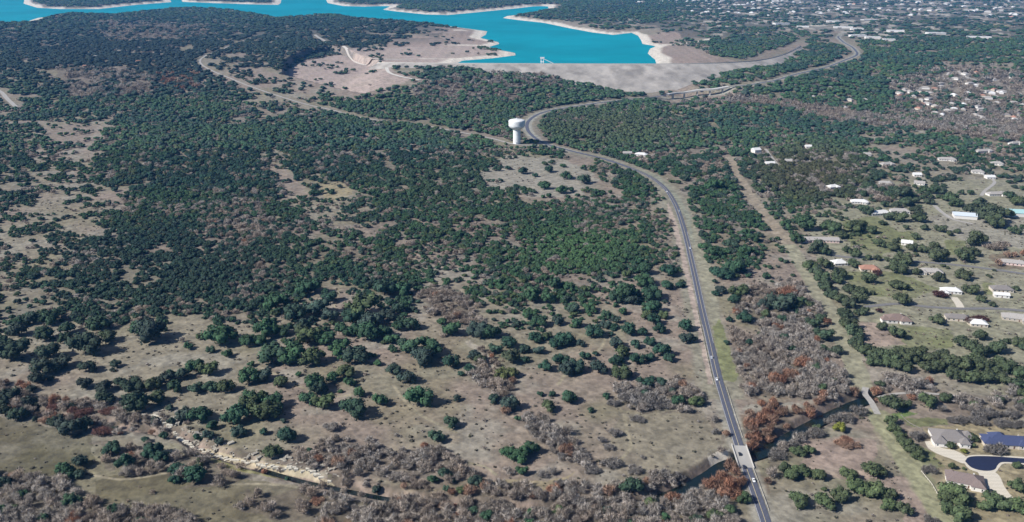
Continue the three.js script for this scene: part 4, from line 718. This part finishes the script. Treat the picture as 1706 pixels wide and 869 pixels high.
// the far town and suburb: copies too small to show more than wall and roof
{
  const R = rng(5), kinds = [['white', 'white', 17, 11], ['pale', 'cream', 18, 11], ['grey', 'cream', 18, 11], ['pale', 'white', 24, 13], ['clay', 'cream', 17, 11]].map(([roof, wall, w, d]) => [house('house', { w, d, h: 4, rise: 3.6, roof, wall, plain: true }), roof, 0]);
  const towns = [
    [95, [[985, 0], [1300, 0], [1300, 32], [1180, 24], [1060, 12]], 0.85, 'little pale house in the far town beyond the lake', 'houses of the far town beyond the lake'],
    [85, [[1300, 0], [1706, 0], [1706, 34], [1500, 30], [1300, 26]], 0.8, 'little pale house in the far town at the top right', 'houses of the far town at the top right'],
    [58, [[1482, 150], [1540, 128], [1600, 118], [1706, 130], [1706, 203], [1600, 196], [1510, 190]], 0.5, 'pale roofed house in the leafless suburb near the right edge', 'houses of the leafless suburb at right', 'in the leafless suburb'],
    [5, [[1340, 160], [1470, 110], [1480, 160], [1400, 190]], 0.1, 'lone pale house in the woods left of the suburb', 'lone houses in the woods left of the suburb', 'in the woods left of the suburb'],
    [8, [[60, 60], [230, 60], [240, 110], [60, 120]], 0.3, 'lone pale house in the dark woods at upper left', 'lone houses in the upper left woods', 'in the upper left woods'],
  ];
  for (const [n, p, whiteShare, label, group, where] of towns) {
    const g = polygon(p), mine = [];
    for (let k = 0, tries = 0; k < n && tries < 4000; tries++) {
      const u = lerp(g.x0, g.x1, R()), v = lerp(g.z0, g.z1, R());
      if (!inside(g, u, v)) continue;
      const [x, z] = ground(u, v);
      if (keepOut.some((q) => inside(q, x, z))) continue;
      const pick = R() < whiteShare ? (R() < 0.5 ? 0 : 3) : [1, 1, 2, 4][Math.floor(R() * 4)], kind = kinds[pick];
      const o = kind[2]++ ? kind[0].clone() : kind[0];
      if (kind[2] > 1) o.name = numbered('house');
      o.scale.setScalar(v < 36 ? 1.8 : 1);
      tag(stand(o, u, v, R() * 3.14, 1), label, 'house', group); o.userData.at = u; o.userData.roof = kind[1]; mine.push(o); k++;
    }
    if (n < 60) for (const roof of ['white', 'pale', 'grey', 'clay']) mine.filter((o) => o.userData.roof === roof).sort((a, b) => a.userData.at - b.userData.at).forEach((o, i) => { o.userData.label = (i + 1) + ['th', 'st', 'nd', 'rd'][(i + 1) % 10 < 4 && (i + 1 < 10 || i + 1 > 20) ? (i + 1) % 10 : 0] + (roof === 'clay' ? ' orange' : ' ' + roof) + ' roofed house from the left ' + where; });
  }
  const depots = [[1301, 41, 60, 'long white roofed depot at the left end of the far roadside buildings'], [1334, 34, 50, 'white warehouse behind the long left depot'], [1337, 46, 44, 'low white warehouse right of the left depot'], [1387, 37, 48, 'white warehouse directly above the road bend'], [1404, 47, 66, 'largest white flat roof above the road bend'], [1427, 50, 44, 'white flat roof right of the largest one'], [1447, 35, 64, 'long thin white roof farther back'], [1491, 53, 56, 'white roof right of the road beyond the bend'],
    [1428, 61, 52, 'white sawtooth block on the inside of the road bend'], [1453, 64, 46, 'white block right of the sawtooth block'], [1480, 68, 36, 'pale block at the end of the roadside row'], [1558, 57, 60, 'long white roof alone right of the roadside buildings'], [1630, 64, 70, 'thin white roof in the woods at the far right'], [1120, 5, 50, 'white roof in the far town beyond the lake tip'], [1238, 9, 60, 'large white block in the middle of the far town']];
  for (let [u, v, w, label] of depots) {
    const o = new THREE.Group(); o.name = numbered('warehouse');
    w *= 1.45;
    put(boxAt(w, 9, w * 0.42, 0, 3.5, 0), wallMats.white, 'wall', o); put(boxAt(w + 1, 0.8, w * 0.42 + 1, 0, 8.4, 0), roofMats.white, 'roof', o);
    put(boxAt(w * 0.2, 5, 0.3, -w * 0.2, 2.5, w * 0.21 + 0.1), roofMats.grey, 'loading_door', o); put(boxAt(w * 0.12, 1.6, 4, w * 0.2, 9.6, 0), roofMats.pale, 'roof_unit', o);
    tag(stand(o, u, v, (hash(u, v, 3) - 0.5) * 0.7, 8), label, 'warehouse');
  }
}

// ---------------------------------------------------------------- paving, drives and lanes
function draped(pts, up, material, name, label, category, clear = true) {
  const w = polygon(worldLine(pts));
  let g = new THREE.ShapeGeometry(new THREE.Shape(curve([...w.pts, w.pts[0]], 2.5).map(([x, z]) => new THREE.Vector2(x, -z))));
  g.rotateX(-Math.PI / 2); g.deleteAttribute('normal');
  g = new TessellateModifier(5, 7).modify(g);
  const p = g.attributes.position, t = g.attributes.uv;
  for (let i = 0; i < p.count; i++) { p.setY(i, base(p.getX(i), p.getZ(i)) + up); t.setXY(i, p.getX(i), p.getZ(i)); }
  g.computeVertexNormals();
  if (clear) keepOut.push(w);
  return tag(put(g, material, name), label, category, null, 'structure');
}
const drive = M(0.56, 0.51, 0.42, 0.95, { map: rep(concreteGrain, 1 / 5) });
draped([[1603, 768], [1612, 759], [1640, 757.5], [1706, 761], [1770, 764], [1770, 779], [1706, 774], [1672, 772], [1664, 779], [1656, 787], [1634, 787], [1616, 782]], 0.14, drive, 'pavement', 'pale concrete kerb apron around the blue cul-de-sac', 'pavement');
draped([[1607, 768], [1614, 761], [1640, 759.5], [1706, 763.5], [1770, 767], [1770, 776], [1706, 771.5], [1668, 769.8], [1661, 775], [1657, 781.5], [1647, 784], [1632, 783], [1618, 778.5]], 0.2, M(0.018, 0.024, 0.058, 0.55, { map: rep(asphaltGrain, 1 / 9) }), 'cul_de_sac', 'dark blue asphalt cul-de-sac with a round end between the houses', 'road');
draped([[1540, 735], [1552, 735], [1566, 745], [1590, 750], [1608, 760], [1606, 772], [1584, 764], [1560, 755], [1546, 746]], 0.12, drive, 'driveway', 'curved pale drive before the grey hipped roof', 'driveway');
draped([[1628, 786], [1656, 786], [1664, 792], [1674, 812], [1692, 832], [1730, 850], [1730, 862], [1690, 848], [1664, 824], [1646, 818], [1640, 806]], 0.12, drive, 'driveway', 'wide pale drive right of the mauve brown roofed house', 'driveway');
const laneMat = M(0.17, 0.165, 0.165, 0.9, { map: rep(asphaltGrain, 1 / 9) });
for (const [p, w, m, label] of [
  [[[1382, 425], [1420, 429], [1470, 432], [1530, 436], [1600, 442], [1720, 458]], 8, laneMat, 'grey street running past the orange roofed house'], [[[1440, 511], [1500, 506], [1545, 511], [1600, 514], [1660, 514], [1730, 520]], 7, laneMat, 'grey street running behind the brown roofed house'],
  [[[1556, 342], [1572, 356], [1590, 366], [1620, 373]], 7, paleRoad, 'sandy drive slanting down to the pale blue barn'], [[[1588, 495], [1596, 505], [1600, 513]], 9, drive, 'short sandy drive beside the dark red tree'], [[[1622, 283], [1640, 292], [1656, 302], [1640, 318], [1634, 326]], 6, paleRoad, 'pale drive curving among the upper right trees'],
  [[[1275, 248], [1290, 268], [1300, 280]], 6, paleRoad, 'narrow lane passing the white barn'], [[[1396, 272], [1412, 284], [1430, 300]], 5, paleRoad, 'thin straight lane through the olive woods'], [[[1462, 662], [1490, 656], [1540, 655], [1600, 660]], 4, paleRoad, 'pale track along the foot of the thick tree belt'],
  [[[1442, 645], [1440, 655], [1450, 668], [1462, 690]], 6, paleRoad, 'pale ford track crossing the head of the dark creek'], [[[1595, 118], [1630, 140], [1660, 160], [1690, 172]], 9, paleRoad, 'pale street slanting through the suburb'], [[[1575, 112], [1610, 128], [1640, 138]], 8, paleRoad, 'upper pale street of the suburb'],
]) { const l = curve(worldLine(p), 6); keepOut.push(polygon([...beside(l, -w / 2 - 3), ...beside(l, w / 2 + 3).reverse()])); tag(put(ribbon(l, w, 0.3, base, 2), m, 'lane'), label, 'street', null, 'structure'); }

// ---------------------------------------------------------------- cars, rails, fences, stones
const nearestOn = (u, v) => { const [x, z] = ground(u, v); return roadLine.reduce((b, p, i) => (Math.hypot(p[0] - x, p[1] - z) < Math.hypot(roadLine[b][0] - x, roadLine[b][1] - z) ? i : b), 0); };
function car(color, tall) {
  const o = new THREE.Group(); o.name = numbered(tall ? 'pickup_truck' : 'car');
  const s = new THREE.Shape([[-2.4, 0.35], [2.35, 0.35], [2.45, 0.75], [2.2, 1.0], [1.1, 1.08], [-2.3, 1.1], [-2.45, 0.8]].map(([a, b]) => new THREE.Vector2(a, b)));
  const side = (sh, w, bev) => { const g = new THREE.ExtrudeGeometry(sh, { depth: w - bev * 2, bevelEnabled: true, bevelSize: bev, bevelThickness: bev, bevelSegments: 2 }); g.translate(0, 0, -(w - bev * 2) / 2); g.rotateY(Math.PI / 2); return g; };
  const paintMat = new THREE.MeshPhysicalMaterial({ color: new THREE.Color().setRGB(...color), roughness: 0.35, clearcoat: 0.6 });
  put(side(s, 2, 0.1), paintMat, 'body', o);
  const k = tall ? [[-0.3, 1.1], [1.2, 1.1], [0.6, 1.85], [-0.25, 1.85]] : [[-1.9, 1.1], [1.15, 1.1], [0.5, 1.62], [-1.3, 1.64]];
  const cabin = put(side(new THREE.Shape(k.map(([a, b]) => new THREE.Vector2(a, b))), 1.75, 0.08), glass, 'cabin_window', o);
  put(boxAt(1.5, 0.07, tall ? 0.9 : 1.7, 0, tall ? 1.93 : 1.71, tall ? -0.15 : 0.4), paintMat, 'roof_panel', cabin);
  for (const x of [-0.88, 0.88]) for (const z of [-1.45, 1.45]) { const g = new THREE.CylinderGeometry(0.36, 0.36, 0.24, 14); g.rotateZ(Math.PI / 2); g.translate(x, 0.36, z); put(g, M(0.02, 0.02, 0.02, 0.9), 'wheel', o); }
  return o;
}
for (const [u, v, laneSide, color, tall, label] of [
  [1191, 634, -1, [0.8, 0.8, 0.8], 1, 'bright white pickup truck on the road above the bridge'], [1227.5, 755, -1, [0.02, 0.022, 0.03], 0, 'black car crossing the pale concrete bridge'], [1250, 801, 1, [0.8, 0.8, 0.79], 0, 'white car on the road just below the bridge'], [1181, 597, -1, [0.6, 0.62, 0.66], 0, 'silver car on the road left lane beside the green verge'],
  [1151, 414, 1, [0.75, 0.77, 0.8], 0, 'white car on the straight beside the leafy clump'], [1103, 320, -1, [0.72, 0.72, 0.74], 1, 'white truck in the bend of the road'], [1128, 352, 1, [0.4, 0.5, 0.6], 0, 'pale blue car coming out of the bend'], [1237, 778, -1, [0.03, 0.03, 0.045], 0, 'dark car in place of a tree shadow just past the near end of the bridge'],  // the last car here stands in for a tree shadow on the road
]) {
  const i = nearestOn(u, v), p = roadLine[i], q = roadLine[i + 1], o = car(color, tall), dx = q[0] - p[0], dz = q[1] - p[1], l = Math.hypot(dx, dz);
  o.position.set(p[0] - dz / l * 1.9 * laneSide, base(p[0], p[1]) + 0.42, p[1] + dx / l * 1.9 * laneSide); o.rotation.y = Math.atan2(dx, dz) + (laneSide > 0 ? 0 : Math.PI); scene.add(o);
  tag(o, label, tall ? 'truck' : 'car');
}
{
  const o = car([0.75, 0.75, 0.73], 1), [x, z] = ground(1566, 743); o.position.set(x, base(x, z) + 0.15, z); o.rotation.y = 1.5; scene.add(o);
  tag(o, 'white pickup truck parked before the grey hipped house', 'truck');
  const c = car([0.015, 0.015, 0.018], 0), [x2, z2] = ground(1650, 818); c.position.set(x2, base(x2, z2) + 0.15, z2); c.rotation.y = 0.6; scene.add(c);
  tag(c, 'black car parked at the edge of the wide drive', 'car');
}
function rail(pts, offset, h, postGap, m, name, label) {
  const l = beside(pts, offset), o = new THREE.Group(); o.name = numbered(name); scene.add(o); tag(o, label, name.replace('_', ' '));
  const Y = (p) => base(p[0], p[1]) + 0.1;
  const rows = [l.map((p) => [p[0], Y(p) + h, p[1]]), l.map((p) => [p[0], Y(p) + h * 0.55, p[1]])];
  surface(offset > 0 ? rows.reverse() : rows, 'beam', m, o);
  const g = new THREE.BoxGeometry(0.25, h + 0.4, 0.25);
  for (let i = 0; i < l.length; i += postGap) { const q = put(g, m, 'post', o); q.position.set(l[i][0], Y(l[i]) + h / 2 - 0.2, l[i][1]); }
}
rail(roadLine.slice(nearestOn(1191, 640), nearestOn(1166, 515)), -6.2, 1.0, 2, M(0.6, 0.57, 0.52, 0.6), 'guard_rail', 'pale guard rail along the left side of the straight road');
rail(roadLine.slice(nearestOn(1226, 728), nearestOn(1199, 640)), 5.4, 1.0, 2, M(0.6, 0.58, 0.54, 0.6), 'guard_rail', 'pale guard rail on the right above the bridge');
rail(roadLine.slice(nearestOn(1268, 848), nearestOn(1238, 772)), 5.4, 1.0, 2, M(0.6, 0.58, 0.54, 0.6), 'guard_rail', 'pale guard rail on the right below the bridge');
rail(curve(worldLine([[1534, 786], [1543, 797], [1552, 808], [1562, 826]]), 4), 0, 1.5, 1, M(0.55, 0.5, 0.42, 0.9), 'garden_fence', 'pale garden fence left of the mauve brown roofed house');
rail(curve(worldLine([[1500, 692], [1515, 706], [1535, 716]]), 4), 0, 1.5, 1, M(0.2, 0.18, 0.16, 0.9), 'garden_fence', 'dark garden fence beside the bright green lawn');
{
  const o = new THREE.Group(), R = rng(9), line = curve(worldLine([[240, 694], [262, 696], [296, 722], [330, 742], [372, 756], [420, 766], [470, 778], [520, 787], [552, 800]]), 3), kinds = [1, 2, 3, 4, 5].map((s) => {
    const g = new THREE.BoxGeometry(1, 1, 1, 3, 2, 3), p = g.attributes.position;
    for (let i = 0; i < p.count; i++) { const h = (k) => hash(Math.round(p.getX(i) * 6) + s * 31, Math.round(p.getZ(i) * 6), Math.round(p.getY(i) * 6) + k) - 0.5; p.setXYZ(i, p.getX(i) + h(1) * 0.22, p.getY(i) + h(2) * 0.2, p.getZ(i) + h(3) * 0.22); }
    const q = g.toNonIndexed(); q.computeVertexNormals(); return q;
  });
  const stones = [M(0.36, 0.33, 0.27, 1, { map: rep(concreteGrain, 1) }), M(0.29, 0.265, 0.22, 1), M(0.22, 0.2, 0.175, 1)];
  o.name = 'limestone_bluff'; scene.add(o); tag(o, 'broken pale limestone ledges along the far bank of the creek', 'rock bluff');
  for (const p of line) for (let k = 0; k < 2; k++) {
    if (R() < 0.25) continue;
    const x = p[0] + (R() - 0.3) * 10, z = p[1] - 2 - R() * 16, s = 1.2 + 3.4 * R() * R(), m = put(kinds[Math.floor(R() * 5)], stones[Math.floor(R() * 3)], 'stone', o);
    m.position.set(x, land(x, z) + 0.1 * s, z); m.scale.set(s * (1 + R()), s * 0.55, s * (0.6 + 0.4 * R())); m.rotation.set(0, R() * 6, (R() - 0.5) * 0.2);
  }
  const pale = M(0.58, 0.54, 0.45, 1, { map: rep(concreteGrain, 1) });
  for (const p of line) if (p[0] > -345 && R() < 0.85) {
    const x = p[0] + (R() - 0.5) * 2, z = p[1] - R() * 3, m = put(kinds[Math.floor(R() * 5)], pale, 'stone', o);
    m.position.set(x, land(x, z) + 0.2, z); m.scale.set(2.4 + 3.4 * R(), 1.6 + 1.4 * R(), 1.4 + R()); m.rotation.set(0, 0.35 * R(), 0);
  }
}

// ---------------------------------------------------------------- planting: the nearest stand one by one, the rest as masses
scatter();
const places = [[1440, 800, 'in the grove right of the road'], [1330, 780, 'beside the creek brush right of the road'], [1508, 730, 'in the hedge beside the mown strip'], [1590, 830, 'around the mauve brown roofed house'], [1680, 800, 'by the wide pale drive'], [1640, 640, 'in the thick belt below the brown roofed house'], [1540, 625, 'at the left end of the thick belt'], [1395, 490, 'in the row right of the pipeline strip'], [1500, 470, 'on the lawns below the orange roofed house'], [1620, 520, 'around the houses at the right edge'], [1650, 570, 'in the paddock above the thick belt'], [1490, 545, 'on the lawn before the brown roofed house'], [1560, 390, 'below the pale blue barn'], [1345, 530, 'left of the pipeline strip'], [1230, 470, 'on the slope right of the road'], [1060, 600, 'in the loose ring left of the road'], [1000, 540, 'in the clump above the loose ring'], [930, 610, 'around the pale glade'],
  [700, 580, 'in the big clump above the open pasture'], [600, 690, 'on the open pasture'], [470, 600, 'in the clump left of the open pasture'], [400, 670, 'at the left end of the open pasture'], [310, 690, 'along the limestone bluff'], [150, 650, 'in the band above the creek'], [210, 770, 'on the meadow below the creek'], [60, 590, 'in the wood at the left edge'], [870, 760, 'at the foot of the stony gully'], [1150, 670, 'at the top of the tan meadow'], [1230, 830, 'beside the road at the bottom edge'], [810, 620, 'along the stony gully'], [590, 540, 'in the wood above the big clump'], [280, 560, 'at the edge above the bare left slope'], [1450, 690, 'at the head of the creek'], [760, 700, 'alone on the pasture slope'], [1120, 540, 'close to the left road edge'], [440, 720, 'on the pasture above the bluff'], [1050, 820, 'in the bottom thicket']];
const tones = new Map();
function toned(c) { const k = c.map((q) => Math.round(Math.log2(q) * 7)).join(); if (!tones.has(k)) { const m = leafMat.clone(); m.color.setRGB(...c); tones.set(k, m); } return tones.get(k); }
const LIMIT = { evergreen: 300, bare: 300, rust: 150, scrub: 0 }, NAME = { evergreen: 'evergreen_tree', bare: 'bare_tree', rust: 'rust_tree' }, CAT = { evergreen: 'tree', bare: 'bare tree', rust: 'tree' };
const WHAT = { evergreen: (p) => (p.px > 36 ? 'large round evergreen' : p.px > 24 ? 'round evergreen' : 'small evergreen'), bare: () => 'grey leafless tree', rust: (p) => (p.c[0] < 0.17 && p.id ? 'dark red tree' : 'rust brown tree') };
const ORD = (n) => n + (n % 100 > 10 && n % 100 < 14 ? 'th' : ['th', 'st', 'nd', 'rd'][n % 10] ?? 'th');
for (const kind of ['evergreen', 'bare', 'rust', 'scrub']) {
  const all = plants.filter((p) => p.kind === kind).sort((a, b) => (b.seen - a.seen) || b.px - a.px), own = all.slice(0, LIMIT[kind]).filter((p) => p.seen), rest = all.slice(own.length);
  const byPlace = new Map();
  for (const p of own) {
    p.place = places.reduce((b, q) => (Math.hypot(q[0] - p.u, (q[1] - p.v) * 1.5) < Math.hypot(b[0] - p.u, (b[1] - p.v) * 1.5) ? q : b))[2];
    const key = WHAT[kind](p) + '|' + p.place;
    if (!byPlace.has(key)) byPlace.set(key, []);
    byPlace.get(key).push(p);
  }
  const first = [];
  for (const [key, list] of byPlace) {
    const [what, where] = key.split('|');
    list.sort((a, b) => a.u - b.u).forEach((p, i) => {
      const k = Math.floor(hash(Math.round(p.x), Math.round(p.z), 3) * KIND[kind].near.length);
      let o;
      if (first[k]) { o = first[k].clone(); o.name = numbered(NAME[kind]); }
      else {
        o = first[k] = new THREE.Group(); o.name = numbered(NAME[kind]);
        const b = put(trunkShape, barkMat, 'trunk', o); b.scale.set(0.8, 1, 0.8);
        put(KIND[kind].near[k], leafMat, 'crown', o);
      }
      o.children[1].material = toned(p.c);
      o.position.set(p.x, p.y, p.z); o.rotation.y = p.turn; o.scale.set(p.w, p.h, p.w); scene.add(o);
      tag(o, what + (list.length > 1 ? ', ' + ORD(i + 1) + ' from the left ' : ' ') + where, CAT[kind], kind === 'evergreen' ? 'evergreen trees of the near slopes' : kind === 'bare' ? 'leafless trees of the thickets' : 'rust coloured trees by the creek');
    });
  }
  const MASS = { evergreen: ['evergreen_woods', 'dark green oak and juniper woods covering the slopes up to the lake', 'woods'], bare: ['leafless_thicket', 'grey brown leafless thicket along the creek and in the valleys', 'thicket'], rust: ['rust_thicket', 'rust coloured undergrowth beside the creek and bridge', 'thicket'], scrub: ['scrub', 'small dark scrub bushes dotted over the dry pasture', 'scrub'] }[kind];
  const g = new THREE.Group(); g.name = MASS[0]; scene.add(g); tag(g, MASS[1], MASS[2], null, 'stuff');
  const m4 = new THREE.Matrix4(), q = new THREE.Quaternion();
  for (const level of ['near', 'far']) KIND[kind][level].forEach((shape, k, shapes) => {
    const mine = rest.filter((p) => (p.z > -1900) === (level === 'near') && Math.floor(hash(Math.round(p.x), Math.round(p.z), 3) * shapes.length) === k);
    if (!mine.length) return;
    const inst = new THREE.InstancedMesh(shape, leafMat, mine.length);
    mine.forEach((p, i) => { q.setFromAxisAngle(UPV, p.turn); inst.setMatrixAt(i, m4.compose(new THREE.Vector3(p.x, p.y, p.z), q, new THREE.Vector3(p.w, p.h, p.w))); inst.setColorAt(i, new THREE.Color().setRGB(...p.c)); });
    inst.name = 'crowns'; inst.castShadow = inst.receiveShadow = true; g.add(inst);
  });
}
const renderer = new THREE.WebGLRenderer({ antialias: true });
renderer.toneMapping = THREE.LinearToneMapping;
renderer.toneMappingExposure = EXPOSURE;
renderer.shadowMap.enabled = true;
renderer.setSize(1024, 522);
renderer.render(scene, camera);
